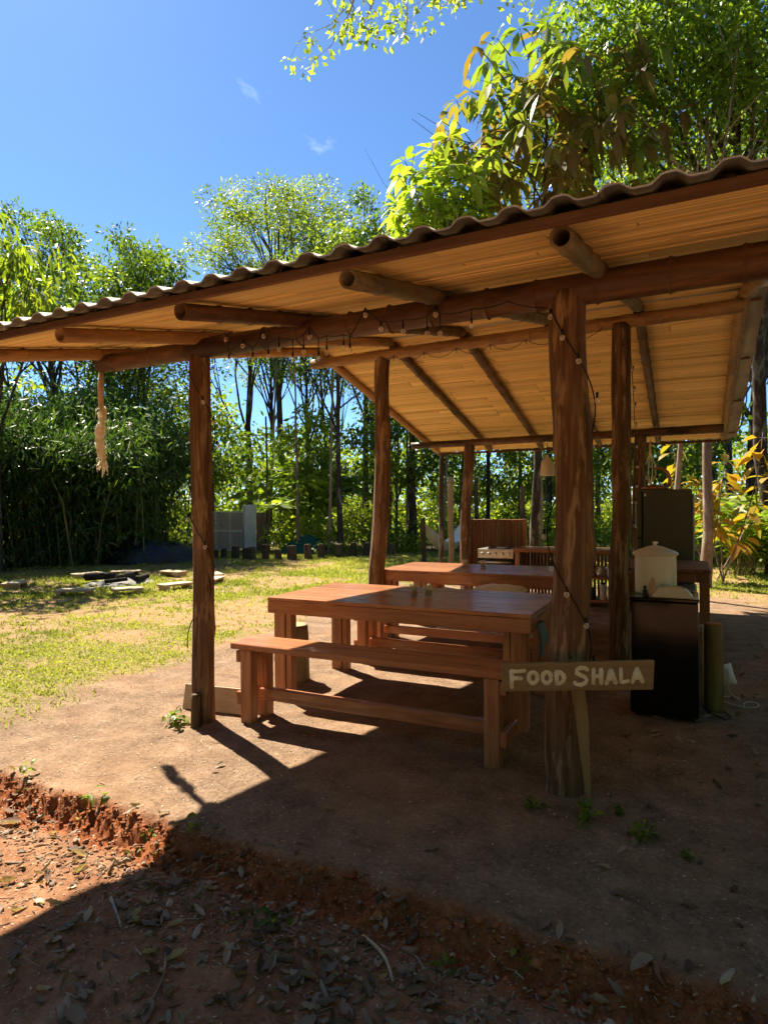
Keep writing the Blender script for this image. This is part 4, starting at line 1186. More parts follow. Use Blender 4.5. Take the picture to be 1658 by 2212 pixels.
# ------------------------------------------------------------------ foliage builders
def unit(a): return a / (np.linalg.norm(a, axis=-1, keepdims=True) + 1e-9)
def kites(P, Dv, L, W, tint, rs, fold=.12, up_bias=.0):
    n = len(P); Dv = unit(Dv)
    ref = rs.normal(size=(n, 3)); ref[:, 2] += up_bias
    S = unit(np.cross(Dv, ref)); Nn = np.cross(S, Dv)
    L = np.broadcast_to(L, n)[:, None]; W = np.broadcast_to(W, n)[:, None]
    mid = P + Dv * L * .42
    V = np.stack([P, mid + S * W * .5 + Nn * W * fold, P + Dv * L - Nn * L * .12, mid - S * W * .5 + Nn * W * fold], 1).reshape(-1, 3)
    F = np.arange(n * 4).reshape(n, 4)
    return V, F, np.repeat(tint, 4)
def blades(P, Dv, L, W, tint, rs, droop=.25, S=None, up=None):
    n = len(P); Dv = unit(Dv)
    if S is None:
        upv = np.array([0, 0, 1.0]) + .35 * rs.normal(size=(n, 3)); S = unit(np.cross(Dv, upv))
    Nn = unit(np.cross(S, Dv)); L = np.broadcast_to(L, n)[:, None]; W = np.broadcast_to(W, n)[:, None]
    g = np.array([0, 0, -1.0])
    def mp(t): return P + Dv * L * t + g * L * droop * t * t
    b, m1, m2, tp = mp(0), mp(.36), mp(.70), mp(1.0)
    f1, f2 = W * .5, W * .44
    V = np.stack([b, m1, m2, tp, m1 + S * f1 + Nn * W * .12, m2 + S * f2 + Nn * W * .1, m1 - S * f1 + Nn * W * .12, m2 - S * f2 + Nn * W * .1], 1).reshape(-1, 3)
    o = (np.arange(n) * 8)[:, None]
    F = np.concatenate([o + [0, 4, 1, 6], o + [1, 4, 5, 2], o + [6, 1, 2, 7], o + [2, 5, 3, 7]], 0)
    return V, F, np.repeat(tint, 8)
def join(parts):
    V, F, T = [], [], []; k = 0
    for v, f, t in parts:
        V.append(v); F.append(f + k); T.append(t); k += len(v)
    return np.concatenate(V), np.concatenate(F), np.concatenate(T)
def tubes_mesh(name, paths, mat, seg=7):
    mb = MB()
    for pts, rad in paths: mb.tube(pts, rad, seg, cap=False)
    return mb.mesh(name, mat)
def bend_path(a, b, rs, n=5, wob=.08, arch=.12):
    a, b = np.array(a, float), np.array(b, float); L = np.linalg.norm(b - a); out = []
    off = rs.normal(size=3) * wob * L
    for i in range(n):
        t = i / (n - 1); p = a + (b - a) * t + off * math.sin(math.pi * t) + np.array([0, 0, arch * L * math.sin(math.pi * t)])
        out.append(tuple(p))
    return out
def leaf_cloud(centers, rad, n_each, L, W, rs, flat=.65, droop=.45, style='kite', tint0=.5, tspread=.3, cen=None):
    C_ = np.repeat(np.asarray(centers, float), n_each, 0); n = len(C_)
    d = unit(rs.normal(size=(n, 3))); r = rs.rand(n, 1) ** .45 * rad
    off = d * r; off[:, 2] *= flat
    P = C_ + off
    Dv = unit(off) * .8 + rs.normal(size=(n, 3)) * .55 + np.array([0, 0, -droop])
    ct = np.repeat(rs.normal(size=len(centers)) * tspread * .5, n_each)
    tint = np.clip(tint0 + ct + rs.normal(size=n) * tspread * .5, 0, 1)
    ls = L * rs.uniform(.65, 1.25, n)
    fn = kites if style == 'kite' else blades
    return fn(P, Dv, ls, W / L * ls, tint, rs)
def crown_points(rs, nl, R3, lower=-.45, inner=(.55, 1.0)):
    pts = []
    for i in range(nl):
        z = lower + (1 - lower) * (i + .5) / nl; a = i * 2.39996 + rs.rand() * .6; q = math.sqrt(max(0, 1 - z * z)); k = rs.uniform(*inner)
        pts.append((R3[0] * q * math.cos(a) * k, R3[1] * q * math.sin(a) * k, R3[2] * z * k))
    return np.array(pts)
def tree_meshes(name, seed, cz, R3, trunk_r, nl=14, nsub=4, n_each=55, clump=.7, L=.14, W=.06, mat='mid', bark='bark', droop=.4, fork=.55, lean=(0, 0), flat=.65, style='kite', tint0=.5, lower=-.45, tspread=.35, top=None):
    rs = np.random.RandomState(seed)
    cc = np.array([lean[0], lean[1], cz]); ends = crown_points(rs, nl, R3, lower) + cc
    paths = []
    tp = cc + np.array([0, 0, R3[2] * .35]); n = 9; tr = []
    wob = rs.normal(size=(n, 2)).cumsum(0) * .035 * trunk_r * 9
    for i in range(n):
        t = i / (n - 1); tr.append(np.array([tp[0] * t ** 1.3 + wob[i, 0] * (t > 0), tp[1] * t ** 1.3 + wob[i, 1] * (t > 0), -.15 + (tp[2] + .15) * t]))
    rad = [trunk_r * (1.35 if i == 0 else 1) * (1 - .78 * (i / (n - 1)) ** 1.2) for i in range(n)]
    paths.append(([tuple(p) for p in tr], rad))
    cl = []
    for e in ends:
        t = min(.97, max(fork, fork + (1 - fork) * rs.uniform(.0, .75) + .15 * (e[2] - cc[2]) / R3[2])); k = t * (n - 1); i0 = min(int(k), n - 2); st = tr[i0] + (tr[i0 + 1] - tr[i0]) * (k - i0)
        r0 = trunk_r * (1 - .78 * t ** 1.2) * .55
        p = bend_path(st, e, rs, 5, .07, .06)
        paths.append((p, [r0, r0 * .8, r0 * .6, r0 * .45, r0 * .3])); cl.append(e)
        for _ in range(nsub - 1):
            o = rs.normal(size=3); o /= np.linalg.norm(o); o[2] *= .55
            q = e + o * clump * rs.uniform(.9, 1.7); a = np.array(p[rs.randint(2, 4)])
            paths.append((bend_path(a, q, rs, 3, .06, .05), [r0 * .4, r0 * .28, r0 * .14])); cl.append(q)
    tm = tubes_mesh('trunk', paths[:1], MAT[bark], 12); lm = tubes_mesh('limbs', paths[1:], MAT[bark], 6)
    V, F, T = leaf_cloud(cl, clump, n_each, L, W, rs, flat, droop, style, tint0, tspread)
    cm = fast_mesh('crown', V, F, LEAF[mat], False, T)
    return tm, lm, cm
def plant_tree(name, meshes, loc, rz, sc, label, cat='tree', group=None):
    t = empty(name, loc, label, cat, group); t.rotation_euler.z = rz; t.scale = sc if hasattr(sc, '__len__') else (sc,) * 3
    for nm, m in zip(('trunk', 'limbs', 'crown'), meshes):
        if m is None: continue
        o = bpy.data.objects.new(nm, m); COL.objects.link(o); o.parent = t
    return t

# ------------------------------------------------------------------ trees that can be told apart
mA = tree_meshes('a', 1, 9.0, (2.1, 2.1, 2.5), .16, 15, 5, 80, .60, .19, .085, 'mid', tint0=.40, fork=.5)
mA2 = tree_meshes('a2', 2, 8.2, (2.3, 2.3, 1.8), .15, 15, 5, 80, .60, .19, .085, 'mid', tint0=.45, fork=.5)
mB = tree_meshes('b', 3, 10.2, (3.0, 3.0, 2.3), .15, 22, 5, 150, .62, .14, .05, 'light', tint0=.45, fork=.35, droop=.2, flat=.5)
mC = [tree_meshes('c%d' % i, 10 + i, 7.2 + i * .5, (1.9, 1.9, 2.0 + .3 * i), .10 + .02 * i, 13, 4, 52, .62, .16, .07, ('mid', 'light', 'deep')[i], tint0=.5, fork=.42, bark='bark') for i in range(3)]
mD = tree_meshes('d', 21, 2.6, (1.2, 1.2, 1.6), .045, 12, 4, 60, .45, .19, .075, 'mid', tint0=.55, fork=.2, lower=-.8)
plant_tree('broadleaf_tree', mA, (-22.1, 15.9, 0), 0.3, (.86, .86, 1.13), 'tall dark leafy tree farthest left above the roof edge', group='trees rising above the roof')
plant_tree('broadleaf_tree', mA2, (-17.2, 16.1, 0), 1.2, (.82, .82, 1.10), 'round-topped tree between the far left tree and the pale airy tree', group='trees rising above the roof')
plant_tree('airy_tree', mB, (-15.3, 21.5, 0), 0.5, (1.1, 1.1, 1.19), 'pale airy feathery-leaved tree rising above the middle of the roof', group='trees rising above the roof')
plant_tree('broadleaf_tree', mA, (-12.8, 25.0, 0), 2.2, (.86, .86, 1.36), 'small dark tree just right of the pale airy tree', group='trees rising above the roof')
mT0 = tree_meshes('t0', 5, 6.3, (1.5, 1.5, 1.4), .09, 12, 4, 26, .5, .30, .075, 'light', tint0=.55, fork=.45, droop=.9, style='blade')
plant_tree('long_leaved_tree', mT0, (-14.3, 8.9, 0), 0, (1, 1, 1.03), 'long-leaved yellow-green tree at the left picture edge')
# the big-leaved trees over the shelter's right end
def whorl_tree(seed, cz, R3, trunk_r, n_whorl, per, L, W, mat, bark, lean, stalk=.12, droop=.45, brown=False, hang=.35, lower=-.8):
    rs = np.random.RandomState(seed)
    tm, lm, _ = tree_meshes('w', seed, cz, R3, trunk_r, 14, 3, 1, .6, .1, .1, mat, bark, lean=lean, fork=.55, lower=-.6)
    pts = crown_points(rs, n_whorl, R3, lower, (.35, 1.05)) + np.array([lean[0], lean[1], cz])
    pts = pts + rs.normal(size=pts.shape) * .12
    ax = unit((pts - np.array([lean[0], lean[1], cz - .4 * R3[2]])) * [1, 1, .6] + rs.normal(size=pts.shape) * .4)
    P, Dv, T = [], [], []
    stalks = []
    for p, a in zip(pts, ax):
        t = np.cross(a, [0, 0, 1.0]); t = t / (np.linalg.norm(t) + 1e-6); b = np.cross(a, t)
        h = (p[2] - cz) / R3[2]
        base = .66 + .35 * h + rs.normal() * .32 if brown else .5 + rs.normal() * .2
        ph = rs.rand() * 6
        for k in range(per):
            an = ph + k * 2 * math.pi / per + rs.normal() * .12
            d = (t * math.cos(an) + b * math.sin(an)) * .95 + a * .25 + np.array([0, 0, -hang + rs.normal() * .15])
            P.append(p + d * stalk * .4); Dv.append(d); T.append(base + rs.normal() * .08)
        stalks.append(([tuple(p - a * .35 + np.array([0, 0, -.05])), tuple(p)], [.011, .006]))
    P, Dv = np.array(P), np.array(Dv); n = len(P)
    V, F, Tn = blades(P, Dv, L * rs.uniform(.7, 1.2, n), W * rs.uniform(.8, 1.15, n), np.clip(T, 0, 1), rs, droop)
    mb = MB()
    for s, r in stalks: mb.tube(s, r, 5, cap=False)
    cm = fast_mesh('crown', V, F, LEAF[mat], False, Tn)
    # keep the stalks with the limbs
    lb_ = MB(); vv = [tuple(v.co) for v in lm.vertices]; lb_.add(vv, [tuple(p.vertices) for p in lm.polygons], True); lb_.add(mb.v, mb.f, True)
    return tm, lb_.mesh('limbs', MAT[bark]), cm
mW = whorl_tree(31, 7.75, (2.1, 1.6, 1.9), .09, 215, 7, .34, .12, 'brown', 'bark', (.35, -.6), brown=True, droop=.5, hang=.5)
plant_tree('large_leaved_tree', mW, (-2.62, 11.8, 0), 0, (1, 1, 1.03), 'tree with big drooping brown-backed leaves above the roof')
mL = whorl_tree(32, 6.2, (1.0, .85, 1.05), .045, 105, 8, .31, .10, 'lime', 'bark', (.2, -.3), droop=.35, hang=.25)
plant_tree('palmate_tree', mL, (-3.95, 10.3, 0), 0, (1, 1, 1.04), 'bright lime sapling with hand-shaped leaves peeping over the roof')
mR = tree_meshes('r', 41, 9.1, (2.9, 2.6, 2.5), .15, 30, 5, 150, .72, .17, .06, 'lime', 'bark', droop=.8, fork=.45, lean=(-1.1, -1.9), tint0=.35, tspread=.45)
tR = plant_tree('overhanging_tree', mR, (1.55, 14.6, 0), 0, 1, 'dark-trunked tree at the right edge with bright small leaves overhead')
rs = np.random.RandomState(77)
br = [(.2, 12.2, 9.9), (-.9, 9.8, 9.2), (-2.0, 8.0, 8.4), (-3.0, 6.7, 7.6), (-3.55, 6.05, 7.2)]
paths = [(br, [.05, .04, .03, .018, .006])]; cl = []
for k in range(26):
    t = rs.uniform(.45, 1) * 4; i = min(int(t), 3); a = np.array(br[i]) + (np.array(br[i + 1]) - np.array(br[i])) * (t - i)
    q = a + np.array([rs.normal() * .35, rs.normal() * .25, -rs.uniform(.0, .55)])
    paths.append((bend_path(a, q, rs, 4, .12, .05), [.008, .006, .004, .002])); cl.append(q)
    for _ in range(2):
        q2 = q + rs.normal(size=3) * [.16, .14, .12]; paths.append((bend_path(q, q2, rs, 3, .1, .0), [.003, .002, .001])); cl.append(q2)
lo = bpy.data.objects.new('limb', tubes_mesh('limb', paths, MAT['bark_pale'], 6)); link(lo, tR)
V, F, T = leaf_cloud(cl, .13, 9, .095, .05, rs, .8, .5, 'kite', .9, .25)
lo2 = bpy.data.objects.new('pale_leaves', fast_mesh('pale_leaves', V, F, LEAF['lime'], False, T)); link(lo2, lo)
mR2 = tree_meshes('r2', 42, 9.5, (3.4, 3.4, 2.6), .17, 18, 4, 85, .75, .16, .07, 'light', 'bark', droop=.4, fork=.35, tint0=.4)
plant_tree('broadleaf_tree', mR2, (1.6, 19.5, 0), .4, 1, 'tall thin-crowned tree behind the right end of the roof', group='trees rising above the roof')
plant_tree('broadleaf_tree', mR2, (-3.2, 22.0, 0), 2.4, (1, 1, 1.12), 'tall tree whose crown fills the gap behind the big drooping leaves', group='trees rising above the roof')

# ------------------------------------------------------------------ woods: trunks one can tell apart
woods = []
rs = np.random.RandomState(9)
def pix(u, v, z=1.0):
    d = Vector((u, v, z)) - EYE; k = d.dot(FW); return 829 + 1339 * d.dot(RT) / k
spots = [(-9.55, 16.4, 0, 1.0, 1.0)]
for a in np.linspace(-47, 4, 21):
    aa = R(a + rs.uniform(-1.2, 1.2)); d = rs.uniform(19.5, 31)
    spots.append((d * math.sin(aa), d * math.cos(aa), rs.randint(3), rs.uniform(.8, 1.15), rs.uniform(.8, 1.2)))
spots = [s for s in spots if not (-14.9 < s[0] < -12 and s[1] < 18)]
spots.sort(key=lambda s: pix(s[0], s[1]))
kinds = ['slim dark-trunked tree with mid-green crown', 'slender tree with pale green crown', 'straight tree with deep green crown']
cnt = [0, 0, 0]
for (u, v, k, s, sz) in spots:
    cnt[k] += 1
    lab = '%s, %s of its kind from the left in the woods' % (kinds[k], ORD[cnt[k] - 1]) if s != 1.0 else 'dark forked-trunk tree standing right behind the row of stumps'
    if s == 1.0: cnt[k] -= 1
    t = plant_tree('forest_tree', mC[k], (u, v, 0), rs.uniform(0, 6.28), (s, s, s * sz), lab, group='trees in the woods behind the lawn')
# slender bare poles of trees between them, crowns only high up
mE = tree_meshes('e', 44, 8.6, (1.3, 1.3, 1.3), .055, 8, 3, 40, .55, .15, .065, 'light', 'bark_pale', fork=.66)
rs = np.random.RandomState(19); thin = []
for a in np.linspace(-36, -1, 15):
    aa = R(a + rs.uniform(-1, 1)); d = rs.uniform(19, 25); thin.append((d * math.sin(aa), d * math.cos(aa)))
thin.sort(key=lambda s_: pix(*s_))
for i, (u, v) in enumerate(thin):
    t = plant_tree('slender_tree', mE, (u, v, 0), rs.uniform(0, 6.28), (1, 1, rs.uniform(.85, 1.1)), '%s thin pale trunk from the left in the woods beyond the shelter' % ORD[i], group='slender trees in the woods')
    t.rotation_euler.x = rs.normal() * .03; t.rotation_euler.y = rs.normal() * .04
# young trees along the wood's edge
for i, (u, v, s) in enumerate([(-11.8, 18.3, 1.0), (-9.0, 19.3, 1.1), (-7.3, 20.9, .75), (-5.2, 21.3, .8), (-3.4, 20.6, .75), (-1.9, 19.0, 1.1), (-.6, 18.4, 1.0), (-15.6, 17.5, 1.1)]):
    plant_tree('sapling', mD, (u, v, 0), i * 1.3, (s, s, s * 1.15), '%s leafy sapling from the left along the edge of the woods' % ORD[[1, 2, 3, 4, 5, 6, 7, 0][i]], 'sapling', 'saplings along the edge of the woods')
# ------------------------------------------------------------------ the dark thicket on the left
def thicket(seed, h, r, n):
    rs = np.random.RandomState(seed); canes = []; P = []; Dv = []
    for _ in range(26):
        a = rs.rand() * 6.28; b = np.array([rs.normal() * r * .3, rs.normal() * r * .3, -.1]); H_ = h * rs.uniform(.7, 1.05)
        o = np.array([math.cos(a), math.sin(a), 0]) * rs.uniform(.5, 1.2) * r
        pts = [b, b + np.array([0, 0, H_ * .45]) + o * .15, b + np.array([0, 0, H_ * .8]) + o * .5, b + np.array([0, 0, H_ * .92]) + o, b + np.array([0, 0, H_ * .8]) + o * 1.35]
        canes.append(([tuple(p) for p in pts], [.022, .018, .012, .007, .003]))
        for __ in range(n // 26):
            t = rs.uniform(.0, 1) ** .85 * 4; i = min(int(t), 3); p = pts[i] + (pts[i + 1] - pts[i]) * (t - i) + rs.normal(size=3) * [.34, .34, .22]
            P.append(p); Dv.append(o * .3 / r + rs.normal(size=3) * .5 + [0, 0, -.75])
    P, Dv = np.array(P), np.array(Dv); m = len(P); L = rs.uniform(.15, .30, m)
    V, F, T = kites(P, Dv, L, L * .18, np.clip(.45 + rs.normal(size=m) * .25, 0, 1), rs)
    return tubes_mesh('canes', canes, MAT['green_bamboo'], 5), fast_mesh('foliage', V, F, LEAF['bamboo'], False, T)
mH = [thicket(51, 4.6, 1.3, 9000), thicket(52, 3.4, 1.2, 8000)]
HP = [(-17.6, 8.3, 0, 1.1), (-16.3, 9.4, 1, 1.15), (-15.2, 10.3, 0, 1.0), (-14.6, 11.4, 1, 1.2), (-13.7, 12.2, 0, .95), (-14.7, 13.6, 1, 1.1), (-16.6, 11.3, 0, 1.15), (-15.2, 13.2, 0, 1.15), (-18.6, 9.9, 0, 1.2), (-17.4, 13.5, 0, 1.3)]
HP.sort(key=lambda s: pix(s[0], s[1]))
for i, (u, v, k, s) in enumerate(HP):
    t = empty('bamboo_clump', (u, v, 0), '%s dark bamboo clump from the left in the shaded thicket' % ORD[i], 'bamboo', 'dark thicket left of the lawn')
    t.scale = (s, s, s * .95); t.rotation_euler.z = i * 1.9
    for nm, m in zip(('canes', 'foliage'), mH[k]):
        o = bpy.data.objects.new(nm, m); COL.objects.link(o); o.parent = t
for i, (u, v, k, s, sz, lab) in enumerate([(-18.6, 13.6, 2, 1.05, .82, 'deep green tree standing in the thicket at the far left'), (-16.6, 15.3, 0, 1.0, .80, 'mid-green tree behind the middle of the thicket'), (-20.6, 12.0, 0, 1.15, .85, 'mid-green tree behind the left end of the thicket'), (-19.2, 16.6, 1, 1.2, .85, 'pale green tree deep behind the thicket')]):
    plant_tree('forest_tree', mC[k], (u, v, 0), i * 2.1, (s * 1.25, s * 1.25, s * sz), lab, group='trees behind the thicket')

# ------------------------------------------------------------------ undergrowth and the far wood: masses nobody could count
def shrub_mass(name, spots, mat, seed, L, W, n_each, label, style='kite', droop=.25, tint0=.5):
    rs = np.random.RandomState(seed); cl = []
    for (u, v, h, r) in spots:
        k = max(4, int(h * 6))
        for _ in range(k):
            a = rs.rand() * 6.28; q = rs.rand() ** .5
            cl.append((u + r * q * math.cos(a), v + r * q * math.sin(a), rs.uniform(.12, 1) ** .8 * h * (1 - .35 * q)))
    V, F, T = leaf_cloud(cl, .38, n_each, L, W, rs, .8, droop, style, tint0, .5)
    o = put(name, fast_mesh(name, V, F, LEAF[mat], False, T)); return tag(o, label, 'undergrowth', kind='stuff')
rs = np.random.RandomState(14)
sp = []; sp2 = []
for a in np.linspace(-50, 9, 90):
    aa = R(a + rs.uniform(-.6, .6)); d0 = 19.2 if a > -35 else 24.0
    if a > -4: d0 = 16.5
    d = d0 + rs.rand() ** 1.5 * 9; h = rs.uniform(.6, 1.7) * (1 if d < d0 + 3 else 1.4)
    (sp if rs.rand() < .6 else sp2).append((d * math.sin(aa), d * math.cos(aa), h, rs.uniform(.5, 1.1)))
shrub_mass('undergrowth', sp, 'light', 61, .18, .08, 40, 'mid-green leafy undergrowth along the edge of the woods')
shrub_mass('undergrowth', sp2, 'lime', 62, .20, .085, 40, 'paler broad-leaved undergrowth among the woods', tint0=.6)
rs = np.random.RandomState(15); cl = []
for _ in range(1900):
    a = R(rs.uniform(-66, 20)); d = rs.uniform(28, 48); z = rs.rand() ** 1.4 * (5.4 if a > R(-40) else 7.0)
    cl.append((d * math.sin(a), d * math.cos(a), z + .2))
V, F, T = leaf_cloud(cl, 1.0, 34, .34, .15, rs, .8, .3, 'kite', .45, .6)
tag(put('far_wood', fast_mesh('far_wood', V, F, LEAF['light'], False, T)), 'far green wood closing the view behind the trunks', 'wood', kind='stuff')

# unseen woods beside and behind the camera, added dense to block sky fill
rs = np.random.RandomState(16); cl = []
for _ in range(2300):
    a = R(rs.uniform(20, 294)); d = rs.uniform(8.5, 14) if a < R(200) else rs.uniform(13, 20); z = rs.rand() ** .85 * (11 if a < R(200) else 9)
    cl.append((d * math.sin(a), d * math.cos(a), z + .1))
V, F, T = leaf_cloud(cl, 1.1, 18, .60, .32, rs, .8, .3, 'kite', .45, .6)
tag(put('sky_blocking_wood', fast_mesh('sky_blocking_wood', V, F, LEAF['mid'], False, T)), 'unseen dense green wood round the clearing, added to block sky light', 'wood', kind='stuff')

# ------------------------------------------------------------------ plants by the right side
yp = empty('golden_leaf_plant', (.62, 12.9, 0), 'tall plant with large golden-yellow leaves right of the shelter', 'plant')
rs = np.random.RandomState(81); P, Dv, T, stems = [], [], [], []
for k in range(6):
    b = np.array([.55 + rs.normal() * .12, 12.9 + rs.normal() * .12, -.05]); e = b + np.array([-.75 + .33 * k + rs.uniform(-.1, .1), rs.uniform(-.3, .3), rs.uniform(1.9, 2.9)])
    path = bend_path(b, e, rs, 7, .05, .0); stems.append((path, list(np.linspace(.016, .005, 7))))
    for j in range(20):
        t = rs.uniform(.42, 1.0) * 6; i = min(int(t), 5); p = np.array(path[i]) + (np.array(path[i + 1]) - np.array(path[i])) * (t - i)
        d = unit(np.array([rs.normal(), rs.normal() * .7, rs.normal() * .35 - .15])); P.append(p + d * .09); Dv.append(d); T.append(rs.rand())
        stems.append(([tuple(p), tuple(p + d * .09)], [.004, .003]))
V, F, T = blades(np.array(P), np.array(Dv), rs.uniform(.22, .36, len(P)), rs.uniform(.13, .19, len(P)), np.array(T), rs, .35)
put('stems', tubes_mesh('stems', stems, MAT['bark_pale'], 6), yp)
put('leaves', fast_mesh('leaves', V, F, LEAF['gold'], False, T), yp)
mP = tree_meshes('p', 43, 8.0, (2.0, 2.0, 1.8), .088, 10, 3, 60, .7, .16, .06, 'mid', 'bark_pale', fork=.6)
plant_tree('pale_trunk_tree', mP, (.215, 11.8, 0), .5, 1, 'pale mottled straight trunk right behind the tall fridge', group='pale-trunked trees by the fridge')
plant_tree('pale_trunk_tree', mP, (-.32, 12.6, 0), 2.5, (.62, .62, .95), 'thinner pale leaning trunk above the tall fridge', group='pale-trunked trees by the fridge').rotation_euler = (R(-1), R(-6), 2.5)
def fern(name, loc, n, h, mat, seed, label, leaflets=16):
    rs = np.random.RandomState(seed); t = empty(name, loc, label, 'plant'); st = []; P = []; Dv = []; T = []
    for k in range(n):
        a = rs.rand() * 6.28; o = np.array([math.cos(a), math.sin(a), 0]) * h * rs.uniform(.4, .9); b = np.array(loc) + rs.normal(size=3) * [.12, .12, 0]
        H_ = h * rs.uniform(.6, 1.1); pts = [b, b + o * .25 + [0, 0, H_ * .6], b + o * .65 + [0, 0, H_ * .9], b + o * 1.1 + [0, 0, H_ * .75]]
        st.append(([tuple(p) for p in pts], [.008, .006, .004, .002]))
        sd = np.array([-math.sin(a), math.cos(a), 0])
        for j in range(leaflets):
            q = .25 + .75 * j / leaflets; tt = q * 3; i = min(int(tt), 2); p = pts[i] + (pts[i + 1] - pts[i]) * (tt - i)
            for s in (-1, 1): P.append(p); Dv.append(sd * s + o / h * .5 + [0, 0, -.25] + rs.normal(size=3) * .15); T.append(.5 + rs.normal() * .2)
    m = len(P); L = h * .24 * rs.uniform(.7, 1.2, m)
    V, F, T = kites(np.array(P), np.array(Dv), L, L * .22, np.clip(T, 0, 1), rs)
    put('stems', tubes_mesh('stems', st, MAT['green_bamboo'], 5), t); put('fronds', fast_mesh('fronds', V, F, LEAF[mat], False, T), t)
fern('fern_bush', (.95, 14.2, 0), 34, 1.5, 'lime', 91, 'bright green feathery bush below the golden-leaved plant')
fern('fern_bush', (1.75, 15.5, 0), 30, 1.7, 'light', 92, 'paler feathery bush at the right edge behind the bright one')
fern('fern_bush', (-.9, 16.5, 0), 26, 1.3, 'mid', 94, 'feathery green bush seen between the right posts')
fern('palm_frond_plant', (-12.3, 18.6, 0), 16, 3.1, 'lime', 93, 'young palm with long pale fronds behind the garden gate', 26)

# small weeds at the post feet and along the step
def weed(loc, n, L, mat, seed, label, name='weed', cat='weed'):
    rs = np.random.RandomState(seed); P = np.repeat(np.array([loc], float), n, 0) + rs.normal(size=(n, 3)) * [L * .35, L * .3, 0] + np.stack([np.zeros(n), np.zeros(n), rs.rand(n) * L * .9], -1)
    Dv = rs.normal(size=(n, 3)) * [.8, .8, .3] + [0, 0, .55]
    V, F, T = blades(P, Dv, L * rs.uniform(.6, 1.2, n), L * .34 * rs.uniform(.7, 1.2, n), rs.rand(n), rs, .5)
    k = len(V); mb = MB()
    mb.add(V.tolist(), F.tolist()); me = mb.mesh(name, LEAF[mat]); at = me.attributes.new('tint', 'FLOAT', 'POINT'); at.data.foreach_set('value', T.astype(np.float32))
    return tag(put(name, me), label, cat, 'small weeds on the bare ground')
weed((-3.02, 3.02, 0), 34, .085, 'mid', 101, 'leafy weed growing at the foot of the front left post')
for i, (u, v, n_, L, lab) in enumerate([(-.42, 2.86, 26, .075, 'weed patch in front of the sign stake'), (-.18, 2.80, 24, .06, 'weed patch right of the sign stake'), (-.66, 2.88, 16, .06, 'weed patch at the left foot of the big post'), (-.30, 2.98, 40, .035, 'low weed mat tucked against the right of the sign stake'), (-.02, 2.72, 34, .03, 'low weed mat farthest right of the sign stake'),
        (-1.92, 2.05, 8, .07, 'weed sprouting from the step at the shadow edge'), (-2.60, 2.06, 8, .08, 'grassy weed on the sunlit step, right of the leftmost one'), (-3.15, 2.10, 8, .07, 'leftmost grassy weed on the sunlit step'), (-2.15, 1.98, 10, .055, 'low weed just left of the step shadow edge'),
        (-1.32, 1.78, 10, .06, 'dark weed in the ditch below the step'), (-.72, 1.86, 9, .06, 'weed growing on the shaded red clay step'), (-.48, 1.95, 9, .05, 'small weed on the lip of the shaded step'), (-1.02, 1.35, 7, .055, 'lone weed on the shaded path near the bottom edge')]):
    weed((u, v, gz(u, v)), n_, L, 'mid', 110 + i, lab)

# ------------------------------------------------------------------ grass, litter, pebbles
rs = np.random.RandomState(21); n = 330000
u = rs.uniform(-15, 2.6, n); v = rs.uniform(2.3, 19, n)
dist = np.hypot(u, v)
keep = rs.rand(n) < lawn_mask(u, v) * np.clip(grass_patch(u, v) * 1.0 + .10, 0, 1) * np.clip(9 / dist, .35, 1)
u, v = u[keep], v[keep]; n = len(u); zz = ground_z(u, v)
P = np.repeat(np.stack([u, v, zz - .004], -1), 3, 0) + rs.normal(size=(n * 3, 3)) * [.02, .02, 0]
Dv = rs.normal(size=(n * 3, 3)) * [.75, .75, .1] + [0, 0, .75]
sz = np.repeat(rs.uniform(.016, .045, n) * np.clip(np.hypot(u, v) / 7, 1, 1.7), 3)
V, F, T = kites(P, Dv, sz, sz * .22 + .003, np.clip(np.repeat(.5 + .5 * (fbm(u * .9, v * .9, 3) - .5) * 2, 3) + rs.normal(size=n * 3) * .2, 0, 1), rs)
tag(put('lawn_grass', fast_mesh('lawn_grass', V, F, LEAF['grass'], False, T)), 'patchy short yellow-green grass over the bare lawn', 'grass', kind='stuff')
# scraps of straw and leaf trodden into the ground
rs = np.random.RandomState(22); n = 24000
u = np.concatenate([rs.uniform(-4.3, .9, n), rs.uniform(-4.3, .9, 7000)]); v = np.concatenate([rs.uniform(2.0, 6.2, n), rs.uniform(1.0, 2.05, 7000)])
n = len(u); zz = ground_z(u, v)
Dv = rs.normal(size=(n, 3)) * [1, 1, .12]; L = rs.uniform(.006, .022, n)
V, F, T = kites(np.stack([u, v, zz + .003], -1), Dv, L, L * rs.uniform(.15, .5, n), np.clip(rs.rand(n), 0, 1), rs, .05, 6.0)
tag(put('ground_scraps', fast_mesh('ground_scraps', V, F, LEAF['straw'], False, T)), 'tiny scraps of straw and dry leaf on the bare earth', 'litter', kind='stuff')
